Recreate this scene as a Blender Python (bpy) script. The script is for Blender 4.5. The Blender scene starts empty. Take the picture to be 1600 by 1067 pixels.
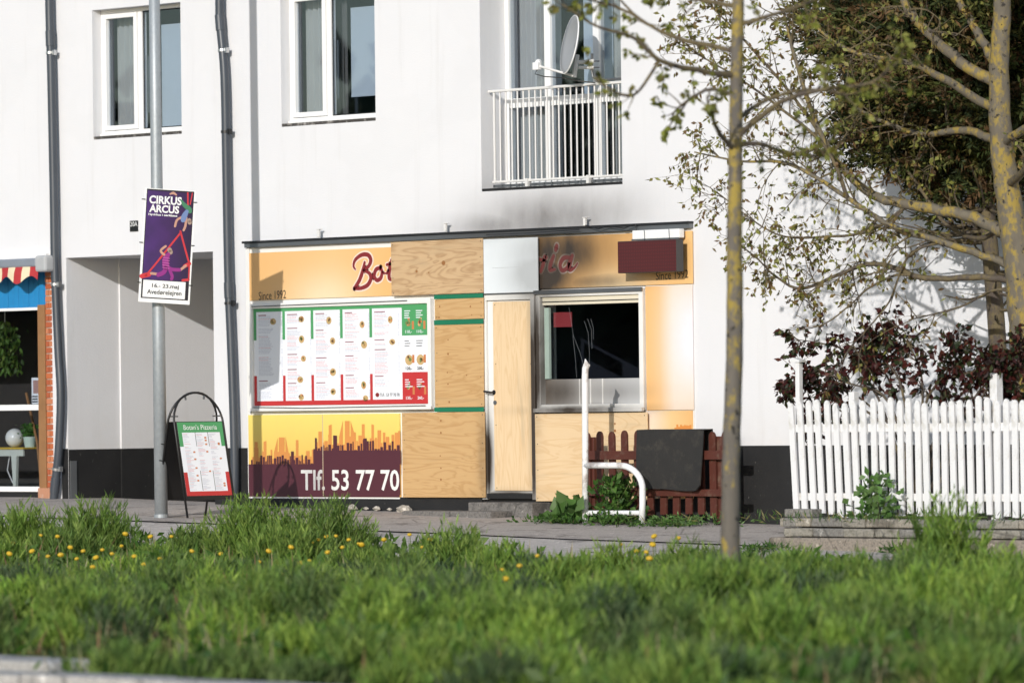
import bpy, math, random
import numpy as np
from mathutils import Vector, Matrix, Euler
random.seed(7); rng = np.random.default_rng(7)
S = bpy.context.scene
COL = S.collection

# ------------------------------------------------------------------ camera
F = 8889.0; PHI = math.radians(47); D0 = 60.5; CZ = 1.05
ROLL = 0.0122; PITCH = math.atan(100.5 / F)
fwd = Vector((-math.sin(PHI) * math.cos(PITCH), math.cos(PHI) * math.cos(PITCH), math.sin(PITCH)))
r0 = Vector((math.cos(PHI), math.sin(PHI), 0)); u0 = r0.cross(fwd)
CR = r0 * math.cos(ROLL) - u0 * math.sin(ROLL); CU = u0 * math.cos(ROLL) + r0 * math.sin(ROLL)
CAM = Vector((math.sin(PHI) * D0, -math.cos(PHI) * D0, CZ))
cd = bpy.data.cameras.new('camera'); cam = bpy.data.objects.new('camera', cd); COL.objects.link(cam)
m = Matrix((CR, CU, -fwd)).transposed().to_4x4(); m.translation = CAM; cam.matrix_world = m
cd.lens = 200; cd.sensor_width = 36; cd.clip_start = 0.5; cd.clip_end = 3000
cd.dof.use_dof = True; cd.dof.focus_distance = 58.5; cd.dof.aperture_fstop = 2.8
S.camera = cam
# ------------------------------------------------------------------ sky, sun, exposure
AZ = math.radians(26); EL = math.radians(19.1)
sdir = Vector((-math.sin(AZ) * math.cos(EL), math.cos(AZ) * math.cos(EL), -math.sin(EL)))
w = bpy.data.worlds.new('World'); S.world = w; w.use_nodes = True
nt = w.node_tree; bg = nt.nodes['Background']
sky = nt.nodes.new('ShaderNodeTexSky'); sky.sky_type = 'NISHITA'; sky.sun_disc = False
sky.sun_elevation = EL; sky.sun_rotation = math.atan2(-sdir.x, -sdir.y); sky.air_density = 1.0; sky.dust_density = 0.6
nt.links.new(sky.outputs[0], bg.inputs[0]); bg.inputs[1].default_value = 0.14
sl = bpy.data.lights.new('sun', 'SUN'); sl.energy = 3.25; sl.angle = math.radians(0.5); sl.color = (1, 0.965, 0.92)
so = bpy.data.objects.new('sun', sl); COL.objects.link(so); so.rotation_euler = sdir.to_track_quat('-Z', 'Y').to_euler()
so.location = (10, -20, 20)
S.view_settings.view_transform = 'Standard'; S.view_settings.look = 'None'
S.view_settings.exposure = 0.04; S.view_settings.gamma = 1.0; S.view_settings.use_curve_mapping = False

# ------------------------------------------------------------------ helpers
def ray(px, py): return (fwd * F + CR * (px - 800) - CU * (py - 533.5)) / F
def at(px, py, Y=0.0):
    d = ray(px, py); t = (Y - CAM.y) / d.y; return CAM + d * t
def atd(px, py, dist): return CAM + ray(px, py) * dist
def X(px, py=600, Y=0.0): return at(px, py, Y).x
def Z(px, py, Y=0.0): return at(px, py, Y).z
def rect(l, r, t, b, Y=0.0):
    mx, my = (l + r) / 2, (t + b) / 2
    return X(l, my, Y), X(r, my, Y), Z(mx, b, Y), Z(mx, t, Y)
def gz(x, y):
    xx = max(-9.0, min(9.0, x))
    return -0.11 - 0.019 * xx + 0.02 * max(-3.0, min(0.0, y)) + 0.075 * max(-1.5, min(0.0, y + 3.0))
def ground(px, py):
    d = ray(px, py); t = 20.0
    while t < 75:
        p = CAM + d * t
        if p.z <= gz(p.x, p.y): return p
        t += 0.05
    return p

class MB:
    def __init__(s): s.v = []; s.f = []; s.mi = []
    def add(s, vs, fs, mi=0):
        b = len(s.v); s.v += [tuple(v) for v in vs]; s.f += [tuple(i + b for i in f) for f in fs]; s.mi += [mi] * len(fs); return s
    def box(s, x0, x1, y0, y1, z0, z1, mi=0):
        if x0 > x1: x0, x1 = x1, x0
        if y0 > y1: y0, y1 = y1, y0
        if z0 > z1: z0, z1 = z1, z0
        vs = [(x0,y0,z0),(x1,y0,z0),(x1,y1,z0),(x0,y1,z0),(x0,y0,z1),(x1,y0,z1),(x1,y1,z1),(x0,y1,z1)]
        return s.add(vs, [(0,3,2,1),(4,5,6,7),(0,1,5,4),(1,2,6,5),(2,3,7,6),(3,0,4,7)], mi)
    def quad(s, a, b, c, d, mi=0): return s.add([a, b, c, d], [(0, 1, 2, 3)], mi)
    def flat(s, x0, x1, z0, z1, y, mi=0): return s.quad((x0,y,z0),(x1,y,z0),(x1,y,z1),(x0,y,z1), mi)
    def prism(s, poly, y0, y1, mi=0):           # poly: list of (x,z), counter-clockwise seen from -Y
        n = len(poly); vs = [(x, y0, z) for x, z in poly] + [(x, y1, z) for x, z in poly]
        fs = [tuple(range(n)), tuple(range(2*n-1, n-1, -1))] + [(i, i+n, (i+1)%n+n, (i+1)%n) for i in range(n)]
        return s.add(vs, fs, mi)
    def poly(s, pts, y, mi=0): return s.add([(x, y, z) for x, z in pts], [tuple(range(len(pts)))], mi)
    def disc(s, cx, cz, rx, rz, y, mi=0, n=12): return s.poly([(cx + rx*math.cos(2*math.pi*i/n), cz + rz*math.sin(2*math.pi*i/n)) for i in range(n)], y, mi)
    def tube(s, pts, rad, n=8, mi=0, cap=True):
        pts = [Vector(p) for p in pts]
        if not hasattr(rad, '__len__'): rad = [rad] * len(pts)
        b = len(s.v); pd = None
        for i, p in enumerate(pts):
            d = (pts[min(i+1, len(pts)-1)] - pts[max(i-1, 0)])
            if d.length < 1e-9: d = Vector((0, 0, 1))
            d.normalize()
            if pd is None:
                a = d.orthogonal().normalized()
            else:
                a = (pa - d * pa.dot(d))
                a = a.normalized() if a.length > 1e-6 else d.orthogonal().normalized()
            pa = a; pd = d; c = d.cross(a)
            for k in range(n):
                t = 2 * math.pi * k / n
                s.v.append(tuple(p + (a * math.cos(t) + c * math.sin(t)) * rad[i]))
        for i in range(len(pts) - 1):
            for k in range(n):
                s.f.append((b+i*n+k, b+i*n+(k+1)%n, b+(i+1)*n+(k+1)%n, b+(i+1)*n+k)); s.mi.append(mi)
        if cap:
            s.f.append(tuple(b+k for k in range(n))[::-1]); s.mi.append(mi)
            e = b + (len(pts)-1)*n; s.f.append(tuple(e+k for k in range(n))); s.mi.append(mi)
        return s
    def sphere(s, c, r, nu=14, nv=9, sq=(1,1,1), mi=0):
        b = len(s.v)
        for j in range(nv + 1):
            th = math.pi * j / nv
            for i in range(nu):
                ph = 2 * math.pi * i / nu
                s.v.append((c[0]+r*sq[0]*math.sin(th)*math.cos(ph), c[1]+r*sq[1]*math.sin(th)*math.sin(ph), c[2]+r*sq[2]*math.cos(th)))
        for j in range(nv):
            for i in range(nu):
                s.f.append((b+j*nu+i, b+(j+1)*nu+i, b+(j+1)*nu+(i+1)%nu, b+j*nu+(i+1)%nu)); s.mi.append(mi)
        return s
    def build(s, name, mats, parent=None, bevel=0, smooth=False):
        me = bpy.data.meshes.new(name); me.from_pydata(s.v, [], s.f)
        if not isinstance(mats, (list, tuple)): mats = [mats]
        for mm in mats: me.materials.append(mm)
        if len(mats) > 1: me.polygons.foreach_set('material_index', s.mi)
        if smooth: me.polygons.foreach_set('use_smooth', [True] * len(me.polygons))
        me.update()
        return link(name, me, parent, bevel)
def link(name, me, parent=None, bevel=0):
    o = bpy.data.objects.new(name, me); COL.objects.link(o)
    if parent: o.parent = parent
    if bevel:
        b = o.modifiers.new('bevel', 'BEVEL'); b.width = bevel; b.segments = 2; b.limit_method = 'ANGLE'
    return o
def tag(o, label, cat, group=None, kind=None):
    o['label'] = label; o['category'] = cat
    if group: o['group'] = group
    if kind: o['kind'] = kind
    return o
def empty(name, loc, label, cat, rz=0, group=None):
    o = bpy.data.objects.new(name, None); COL.objects.link(o); o.location = loc; o.rotation_euler = (0, 0, rz)
    o.empty_display_size = 0.1
    return tag(o, label, cat, group)
def struct(o): o['kind'] = 'structure'; return o
def rebase(root, objs=None):
    # parts modelled in world coordinates: keep them in place under a moved Empty
    mi = Matrix.LocRotScale(root.location, root.rotation_euler, None).inverted()
    for ch in (objs or [c for c in COL.objects if c.parent == root]): ch.matrix_parent_inverse = mi

# ------------------------------------------------------------------ materials
class NT:
    def __init__(s, name):
        s.m = bpy.data.materials.new(name); s.m.use_nodes = True; s.t = s.m.node_tree; s.n = s.t.nodes
        s.b = s.n['Principled BSDF']
    def new(s, t, **k):
        n = s.n.new(t)
        for a, v in k.items(): setattr(n, a, v)
        return n
    def put(s, sock, v):
        if hasattr(v, 'is_output'): s.t.links.new(v, sock)
        elif isinstance(v, (tuple, list)) and len(v) == 3 and sock.type == 'RGBA': sock.default_value = (*v, 1)
        else: sock.default_value = v
    def math(s, op, a, b=0.0, c=0.0, clamp=False):
        n = s.new('ShaderNodeMath', operation=op, use_clamp=clamp)
        for i, v in enumerate((a, b, c)): s.put(n.inputs[i], v)
        return n.outputs[0]
    def mix(s, f, a, b, bt='MIX'):
        n = s.new('ShaderNodeMix', data_type='RGBA', blend_type=bt)
        s.put(n.inputs[0], f); s.put(n.inputs[6], a); s.put(n.inputs[7], b); return n.outputs[2]
    def pos(s): return s.new('ShaderNodeNewGeometry').outputs['Position']
    def obj(s): return s.new('ShaderNodeTexCoord').outputs['Object']
    def mapping(s, v, scale=(1,1,1), loc=(0,0,0), rot=(0,0,0)):
        n = s.new('ShaderNodeMapping'); s.put(n.inputs['Vector'], v)
        n.inputs['Scale'].default_value = scale; n.inputs['Location'].default_value = loc; n.inputs['Rotation'].default_value = rot
        return n.outputs[0]
    def noise(s, v, scale, detail=4, rough=.55, dist=0):
        n = s.new('ShaderNodeTexNoise'); s.put(n.inputs['Vector'], v); n.inputs['Scale'].default_value = scale
        n.inputs['Detail'].default_value = detail; n.inputs['Roughness'].default_value = rough; n.inputs['Distortion'].default_value = dist
        return n.outputs[0]
    def ramp(s, v, stops):
        n = s.new('ShaderNodeValToRGB'); s.put(n.inputs[0], v); e = n.color_ramp.elements
        while len(e) < len(stops): e.new(0.5)
        for i, (p, c) in enumerate(stops):
            e[i].position = p; e[i].color = (*c, 1) if isinstance(c, (tuple, list)) else (c, c, c, 1)
        return n.outputs[0]
    def sep(s, v):
        n = s.new('ShaderNodeSeparateXYZ'); s.put(n.inputs[0], v); return n.outputs
    def bump(s, h, strength=.3, dist=.01):
        n = s.new('ShaderNodeBump'); s.put(n.inputs['Height'], h); n.inputs['Strength'].default_value = strength; n.inputs['Distance'].default_value = dist
        s.t.links.new(n.outputs[0], s.b.inputs['Normal'])
    def done(s, col=None, rough=.6, metal=0, spec=None):
        if col is not None: s.put(s.b.inputs['Base Color'], col)
        s.put(s.b.inputs['Roughness'], rough); s.put(s.b.inputs['Metallic'], metal)
        if spec is not None: s.b.inputs['Specular IOR Level'].default_value = spec
        return s.m

# soot left by the fire: blotches fixed to places on the facade (a node group of world-space stains)
SOOT = [(865, 345, 120, 50, 1.05), (915, 335, 95, 42, .75), (780, 355, 85, 28, .9), (850, 428, 55, 42, 1.5), (875, 392, 85, 48, 1.25), (930, 440, 70, 14, .8), (844, 560, 11, 125, 1.5), (905, 640, 95, 9, 1.3),
        (868, 612, 42, 28, 1.15), (955, 612, 60, 16, .45), (764, 720, 9, 65, 1.9), (798, 772, 50, 8, 1.3), (838, 446, 20, 22, 1.0), (838, 640, 8, 190, 1.7), (500, 760, 22, 40, .5)]
def make_soot():
    g = bpy.data.node_groups.new('soot_stain', 'ShaderNodeTree')
    g.interface.new_socket('soot', in_out='OUTPUT', socket_type='NodeSocketFloat')
    h = NT.__new__(NT); h.t = g; h.n = g.nodes
    o = h.new('NodeGroupOutput'); p = h.pos(); sx = h.sep(p)
    tot = None
    for px, py, rx, ry, st in SOOT:
        c = at(px, py); ax = abs(X(px + rx, py) - c.x); az = abs(Z(px, py - ry) - c.z)
        a = h.math('POWER', h.math('DIVIDE', h.math('SUBTRACT', sx[0], c.x), ax), 2.0)
        b = h.math('POWER', h.math('DIVIDE', h.math('SUBTRACT', sx[2], c.z), az), 2.0)
        e = h.math('MULTIPLY', h.math('EXPONENT', h.math('MULTIPLY', h.math('ADD', a, b), -1.0)), st)
        tot = e if tot is None else h.math('MAXIMUM', tot, e)
    n1 = h.noise(h.mapping(p, (2.2, 2.2, 1.1)), 1.0, 6, .6, .2)
    f = h.math('MULTIPLY', tot, h.math('ADD', h.math('MULTIPLY', n1, .8), 0.40), clamp=True)
    g.links.new(f, o.inputs[0]); return g
SG = make_soot()
def sooty(t, col, amt=1.0):
    n = t.new('ShaderNodeGroup'); n.node_tree = SG
    return t.mix(t.math('MULTIPLY', n.outputs[0], amt), col, (0.045, 0.034, 0.026))

def simple(name, col, rough=.6, metal=0, var=.25, scale=6, bump=0, bscale=40, soot=0, dirt=None):
    t = NT(name); p = t.obj()
    n = t.noise(p, scale, 5)
    c = t.mix(t.math('MULTIPLY', t.math('SUBTRACT', n, .35, clamp=True), 2 * var), col, tuple(c * .45 for c in col))
    if dirt: c = t.mix(t.ramp(t.noise(p, dirt[1], 6, .7), [(.52, 0), (.68, 1)]), c, dirt[0])
    if soot: c = sooty(t, c, soot)
    if bump: t.bump(t.noise(p, bscale, 4), bump, .005)
    return t.done(c, rough, metal)

def m_plaster():
    t = NT('white_plaster'); p = t.pos()
    n = t.noise(p, .9, 6, .6)
    c = t.mix(n, (.655, .655, .675), (.725, .725, .735))
    st = t.mapping(p, (5, 5, .35)); streak = t.ramp(t.noise(st, 1.0, 6, .7), [(.55, 0), (.8, 1)])
    c = t.mix(t.math('MULTIPLY', streak, .24), c, (.45, .43, .40))
    z = t.sep(p)[2]
    splash = t.math('MULTIPLY', t.math('SUBTRACT', 1.0, t.math('DIVIDE', t.math('ABSOLUTE', t.math('SUBTRACT', z, .65)), .5), clamp=True), t.noise(p, 7, 5))
    c = t.mix(t.math('MULTIPLY', splash, .3), c, (.5, .46, .4))
    pat = t.ramp(t.noise(t.mapping(p, (.7, .7, 1.1)), 1.0, 3, .5), [(.53, 0), (.56, 1)]); c = t.mix(t.math('MULTIPLY', pat, .10), c, (.60, .60, .60))
    c = sooty(t, c, .82)
    t.bump(t.math('ADD', t.noise(p, 55, 4), t.math('MULTIPLY', t.noise(p, 3, 3), 1.5)), .35, .006)
    return t.done(c, .85)
def m_plinth():
    t = NT('black_plinth_paint'); p = t.pos()
    c = t.mix(t.noise(p, 4, 6, .65), (.004, .004, .0045), (.018, .0175, .0175))
    c = t.mix(t.ramp(t.noise(p, 22, 5, .7), [(.66, 0), (.72, 1)]), c, (.12, .115, .11))
    t.bump(t.noise(p, 40, 4), .4, .006); return t.done(c, .7)
def m_ply(name, a, b, vert=False, seed=0.0):
    t = NT(name); p = t.pos()
    sc = (6, 6, .7) if vert else (.75, .75, 5)
    q = t.mapping(p, sc, (seed, seed * 2, seed * .7))
    n = t.noise(q, 1.0, 3, .5, .9)
    rings = t.math('FRACT', t.math('MULTIPLY', n, 9.0))
    g = t.ramp(rings, [(0, .1), (.45, .0), (.82, 1), (1, .15)])
    c = t.mix(t.math('MULTIPLY', g, .62), a, b)
    fine = t.noise(t.mapping(p, (120, 120, 5) if vert else (5, 5, 120)), 1.0, 3)
    c = t.mix(t.math('MULTIPLY', fine, .35), c, b)
    c = t.mix(t.ramp(t.noise(q, 1.6, 2), [(.62, 0), (.8, 1)]), c, tuple(x * .75 for x in a))
    c = sooty(t, c, .35); t.bump(fine, .15, .002); return t.done(c, .65)
def m_print(name, stops, l, r, t_, b_, soot=.95, horizontal=True, glow=None):
    t = NT(name); p = t.pos(); s = t.sep(p)
    if horizontal: f = t.math('DIVIDE', t.math('SUBTRACT', s[0], l), r - l, clamp=True)
    else: f = t.math('DIVIDE', t.math('SUBTRACT', s[2], b_), t_ - b_, clamp=True)
    c = t.ramp(f, stops)
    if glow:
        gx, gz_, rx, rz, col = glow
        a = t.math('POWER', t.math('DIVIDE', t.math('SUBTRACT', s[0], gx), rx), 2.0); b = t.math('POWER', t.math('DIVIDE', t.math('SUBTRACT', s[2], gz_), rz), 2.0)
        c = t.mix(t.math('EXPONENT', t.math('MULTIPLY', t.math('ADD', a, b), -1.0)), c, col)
    c = t.mix(t.math('MULTIPLY', t.noise(p, 9, 5), .12), c, (.4, .33, .25))
    c = sooty(t, c, soot); return t.done(c, .38)
def m_glass(name, tint, refl=.12, film=None):
    t = NT(name); n = t.n; out = n['Material Output']
    tr = t.new('ShaderNodeBsdfTransparent'); tr.inputs[0].default_value = (*tint, 1)
    gl = t.new('ShaderNodeBsdfGlossy'); gl.inputs['Roughness'].default_value = .015; gl.inputs[0].default_value = (.85, .92, 1, 1)
    fr = t.new('ShaderNodeLayerWeight'); fr.inputs[0].default_value = .5; fac = t.math('ADD', t.math('MULTIPLY', t.math('POWER', fr.outputs['Facing'], 5.0), .9), .045 + refl)
    mx = t.new('ShaderNodeMixShader'); t.put(mx.inputs[0], fac); t.t.links.new(tr.outputs[0], mx.inputs[1]); t.t.links.new(gl.outputs[0], mx.inputs[2])
    nz = t.new('ShaderNodeBump'); nz.inputs['Strength'].default_value = .02; t.put(nz.inputs['Height'], t.noise(t.pos(), 2.5, 2)); t.t.links.new(nz.outputs[0], gl.inputs['Normal'])
    t.t.links.new(mx.outputs[0], out.inputs[0]); n.remove(t.b); t.m.use_transparent_shadow = True; return t.m
def m_leaf(name, trans=.35, rough=.5):
    t = NT(name); a = t.new('ShaderNodeAttribute', attribute_name='Col'); out = t.n['Material Output']
    t.put(t.b.inputs['Base Color'], a.outputs['Color']); t.b.inputs['Roughness'].default_value = rough; t.b.inputs['Specular IOR Level'].default_value = .3
    tl = t.new('ShaderNodeBsdfTranslucent'); t.put(tl.inputs[0], t.mix(.5, a.outputs['Color'], (.35, .42, .05), 'MULTIPLY'))
    t.put(tl.inputs[0], a.outputs['Color'])
    mx = t.new('ShaderNodeMixShader'); mx.inputs[0].default_value = trans
    t.t.links.new(t.b.outputs[0], mx.inputs[1]); t.t.links.new(tl.outputs[0], mx.inputs[2]); t.t.links.new(mx.outputs[0], out.inputs[0]); return t.m
def m_bark(name, base, dark, lichen, lz0, lz1, amt=1.0, thr=.5, hb=.16):
    t = NT(name); p = t.pos()
    n = t.noise(t.mapping(p, (14, 14, 5)), 1.0, 6, .65); c = t.mix(n, dark, base)
    z = t.sep(p)[2]; hz = t.math('DIVIDE', t.math('SUBTRACT', z, lz0), lz1 - lz0, clamp=True)
    f = t.ramp(t.math('ADD', t.noise(t.mapping(p, (10, 10, 6)), 1.2, 5, .7), t.math('MULTIPLY', hz, hb)), [(thr, 0), (thr + .12, 1)])
    c = t.mix(t.math('MULTIPLY', f, amt), c, lichen)
    c = t.mix(t.ramp(t.noise(p, 16, 3), [(.62, 0), (.68, 1)]), c, tuple(x * .35 for x in dark))
    t.bump(n, .6, .012); return t.done(c, .85)
def m_ground(name, a, b, c3, sc=1.0):
    t = NT(name); p = t.pos()
    c = t.mix(t.noise(p, .8 * sc, 6, .6), a, b)
    c = t.mix(t.ramp(t.noise(p, 45, 3, .6), [(.45, 0), (.7, 1)]), c, c3)
    c = t.mix(t.ramp(t.noise(p, 2.2, 6, .7), [(.54, 0), (.64, 1)]), c, tuple(x * .5 for x in a))
    c = t.mix(t.ramp(t.noise(p, 11, 5, .75), [(.60, 0), (.66, 1)]), c, tuple(min(1, x * 1.5) for x in b))
    vo = t.new('ShaderNodeTexVoronoi', feature='DISTANCE_TO_EDGE'); t.put(vo.inputs['Vector'], t.mapping(p, (.55, 1.1, 1))); vo.inputs['Scale'].default_value = 1.0
    wob = t.math('ADD', vo.outputs['Distance'], t.math('MULTIPLY', t.noise(p, 6, 4), .03))
    c = t.mix(t.ramp(wob, [(.016, .75), (.026, 0)]), c, tuple(x * .35 for x in a))
    t.bump(t.math('ADD', t.noise(p, 60, 4), t.math('MULTIPLY', t.noise(p, 5, 4), 1.5)), .6, .012); return t.done(c, .9)

PLASTER = m_plaster(); PLINTH = m_plinth()
WHITE = simple('white_upvc', (.82, .82, .81), .35, var=.06)
WSOOT = simple('white_frame_paint', (.78, .77, .74), .45, var=.12, soot=1.0)
CREAM = simple('cream_blind_box', (.72, .66, .52), .5, var=.12, soot=.7)
DKGREY = simple('grey_downpipe_plastic', (.055, .065, .08), .38, var=.3, scale=3)
GREYM = simple('grey_aluminium', (.20, .21, .22), .4, .6, var=.2, soot=.6)
STEEL = simple('bright_steel', (.6, .6, .6), .35, .9, var=.1)
BLACK = simple('black_metal', (.012, .012, .013), .4, var=.2)
BLACKR = simple('black_rubber', (.02, .019, .018), .85, var=.4, scale=9, dirt=((.04, .036, .03), 6), bump=.3, bscale=120)
PLY_A = m_ply('plywood_pale', (.72, .54, .33), (.60, .40, .205))
PLY_B = m_ply('plywood_tan', (.58, .375, .175), (.42, .235, .085), False, 3.1)
PLY_C = m_ply('plywood_pale_upright', (.74, .56, .35), (.62, .42, .22), True, 5.3)
PLY_D = m_ply('plywood_knotty', (.60, .42, .24), (.33, .19, .085), False, 9.4)
GREENT = simple('green_tape', (.012, .17, .085), .4, var=.2)
TXT = {}
def flatc(name, col, rough=.45, soot=0.0):
    if name not in TXT: TXT[name] = simple(name, col, rough, var=.05, soot=soot)
    return TXT[name]

# ------------------------------------------------------------------ lettering (meshes made once from the built-in font)
WORDS = ['Since 1992', 'Tlf. 53 77 70', 'TLF.: 53 77 70 70', '110,-', '120,-', '230,-', '135,-', '260,-', 'CIRKUS', 'ARCUS', 'Nycirkus i særklasse', '16.- 23.maj', 'Avedørelejren', "Botan's Pizzeria", '20A']
def make_words():
    obs = {}
    for wd in WORDS:
        cu = bpy.data.curves.new('t', 'FONT'); cu.body = wd; cu.resolution_u = 3
        cu.offset = {'CIRKUS': .035, 'ARCUS': .035, 'Tlf. 53 77 70': .016, 'Nycirkus i særklasse': .03, '16.- 23.maj': .015, 'Avedørelejren': .015, '110,-': .02, '120,-': .02, '230,-': .02, '135,-': .02, '260,-': .02}.get(wd, 0.0)
        o = bpy.data.objects.new('t', cu); COL.objects.link(o); obs[wd] = o
    bpy.context.view_layer.update(); dg = bpy.context.evaluated_depsgraph_get(); res = {}
    for wd, o in obs.items():
        me = o.evaluated_get(dg).to_mesh()
        v = np.array([p.co[:2] for p in me.vertices]); lo = v.min(0); hi = v.max(0)
        res[wd] = ((v - lo) / (hi - lo), [tuple(p.vertices) for p in me.polygons]); o.evaluated_get(dg).to_mesh_clear()
    for o in obs.values():
        cu = o.data; bpy.data.objects.remove(o); bpy.data.curves.remove(cu)
    return res
WM = make_words()
def letter(mb, wd, x0, x1, z0, z1, y, mi=0, skew=0, tilt=0):
    v, fs = WM[wd]
    mb.add([(x0 + (a + skew * b) * (x1 - x0), y, z0 + b * (z1 - z0) + tilt * a) for a, b in v], fs, mi)
def ribbon(mb, pts, wid, y, mi=0, n=10):
    # brush stroke: smooth polyline in (x,z) with changing width
    P = []
    for i in range(len(pts) - 1):
        p0 = pts[max(i-1, 0)]; p1 = pts[i]; p2 = pts[i+1]; p3 = pts[min(i+2, len(pts)-1)]
        for k in range(n):
            t = k / n
            P.append(tuple(.5*((2*b)+(-a+c)*t+(2*a-5*b+4*c-d)*t*t+(-a+3*b-3*c+d)*t**3) for a, b, c, d in zip(p0, p1, p2, p3)))
    P.append(pts[-1]); L = len(P); b = len(mb.v)
    for i, (x, z, *r) in enumerate(P):
        a = P[max(i-1, 0)]; c = P[min(i+1, L-1)]; dx, dz = c[0]-a[0], c[1]-a[1]; l = math.hypot(dx, dz) or 1
        wd = (r[0] if r else 1) * wid / 2
        mb.v.append((x - dz/l*wd, y, z + dx/l*wd)); mb.v.append((x + dz/l*wd, y, z - dx/l*wd))
    for i in range(L-1): mb.f.append((b+2*i, b+2*i+1, b+2*i+3, b+2*i+2)); mb.mi.append(mi)
    for e in (P[0], P[-1]):
        rr = (e[2] if len(e) > 2 else 1) * wid / 2; mb.disc(e[0], e[1], rr, rr, y - .0004, mi)

# ================================================================== GROUND
ASPH = m_ground('worn_asphalt', (.39, .345, .305), (.47, .42, .38), (.26, .23, .21))
SLAB = m_ground('concrete_paving', (.44, .40, .365), (.53, .49, .45), (.31, .28, .26))
SOIL = m_ground('verge_soil', (.06, .07, .025), (.09, .10, .035), (.05, .05, .03))
CONC = m_ground('kerb_concrete', (.40, .38, .35), (.48, .46, .43), (.28, .26, .24))
YV, YK = -4.6, -22.0
def sheet(name, y0, y1, dz, mat, x0=-45, x1=60, ny=8, nx=60, wob=0.0):
    mb = MB(); ys = np.linspace(y0, y1, ny + 1); xs = np.linspace(x0, x1, nx + 1)
    for y in ys:
        for x in xs: mb.v.append((x, y, gz(x, y) + dz + wob * (math.sin(x * 2.1 + y) + math.sin(y * 3.3 + x * .7))))
    for j in range(ny):
        for i in range(nx):
            a = j * (nx + 1) + i; mb.f.append((a, a+1, a+nx+2, a+nx+1)); mb.mi.append(0)
    return struct(mb.build(name, mat))
far = MB(); far.quad((-900, -900, -1.3), (900, -900, -1.3), (900, 900, -1.3), (-900, 900, -1.3)); struct(far.build('ground', SOIL))
sheet('pavement', -3.0, 0.6, 0, ASPH, wob=.004)
sheet('footpath', YV, -3.0, -.012, SLAB, wob=.003)
sheet('verge', YK, YV, -.05, SOIL, ny=30)
sheet('road', -60, YK - .35, -.30, ASPH, ny=4)
# kerb: single stones along both edges of the verge
KSM = MB().box(-.49, .49, -.15, .15, -.35, .06).build('kerb_stone_mesh', CONC).data
bpy.data.objects.remove(bpy.data.objects['kerb_stone_mesh'])
def kerb(name, y, x0, x1, dz, label):
    e = empty(name, (x0, y, gz(x0, y)), label, 'kerb'); parts = []
    x = x0
    while x < x1:
        o = link('kerb_stone', KSM, e, .012); o.location = (x + .5, y + random.uniform(-.012, .012), gz(x, y) + dz + random.uniform(-.01, .01)); o.rotation_euler = (0, 0.019 if -9 < x < 9 else 0, random.uniform(-.01, .01)); parts.append(o); x += 1.0
    rebase(e); return e
kerb('front_kerb', YK - .17, 6, 27, .03, 'grey concrete kerb at the near edge of the grass verge')
kerb('far_kerb', YV + .05, -8, 12, -.085, 'low concrete edging between the paved footpath and tall grass')

# ================================================================== BUILDING
B = empty('apartment_building', (0, 0, 0), 'white rendered apartment building with black plinth behind the boarded shop', 'building')
# openings (x0,x1,z0,z1)
w1 = (X(145, 120), X(283, 120), Z(215, 214), Z(215, 10))
w2 = (X(439, 100), X(586, 100), w1[2], w1[3])
bal = (X(751, 150), X(971, 150), Z(860, 294), w1[3] + .15)
gate = (X(105, 560), X(334.5, 560), -.6, Z(220, 398))
nb = (-16.0, X(80, 600), -.6, Z(35, 399))
swin = rect(848, 1006, 456, 634)
holes = [w1, w2, bal, gate, nb, swin]
XW0, XW1, ZT = -18.0, 18.0, 9.0
xs = sorted({XW0, XW1, *[h[0] for h in holes], *[h[1] for h in holes]}); zs = sorted({-.6, ZT, *[h[2] for h in holes], *[h[3] for h in holes]})
mb = MB()
for i in range(len(xs) - 1):
    if xs[i+1] - xs[i] < 1e-4: continue
    for j in range(len(zs) - 1):
        cx, cz = (xs[i]+xs[i+1])/2, (zs[j]+zs[j+1])/2
        if any(h[0] < cx < h[1] and h[2] < cz < h[3] for h in holes): continue
        mb.flat(xs[i], xs[i+1], zs[j], zs[j+1], 0)
def reveal(mb, h, d, bottom=True):
    x0, x1, z0, z1 = h
    mb.quad((x0,0,z0),(x0,0,z1),(x0,d,z1),(x0,d,z0)); mb.quad((x1,0,z1),(x1,0,z0),(x1,d,z0),(x1,d,z1))
    mb.quad((x0,0,z1),(x1,0,z1),(x1,d,z1),(x0,d,z1))
    if bottom: mb.quad((x1,0,z0),(x0,0,z0),(x0,d,z0),(x1,d,z0))
reveal(mb, w1, .30); reveal(mb, w2, .30); reveal(mb, bal, .55); reveal(mb, nb, .20, False); reveal(mb, swin, .2)
# gateway: left side wall with a small step in it, ceiling, right wall, back
x0, x1, z0, z1 = gate
ys = .78
mb.quad((x0,0,z0),(x0,0,z1),(x0,ys,z1),(x0,ys,z0)); mb.quad((x0,ys,z0),(x0,ys,z1),(x0+.022,ys,z1),(x0+.022,ys,z0))
mb.quad((x0+.022,ys,z0),(x0+.022,ys,z1),(x0+.022,4,z1),(x0+.022,4,z0)); mb.quad((x1,0,z1),(x1,0,z0),(x1,4,z0),(x1,4,z1))
mb.quad((x0,0,z1),(x1,0,z1),(x1,4,z1),(x0,4,z1)); mb.quad((x0,4,z0),(x0,4,z1),(x1,4,z1),(x1,4,z0))
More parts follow.
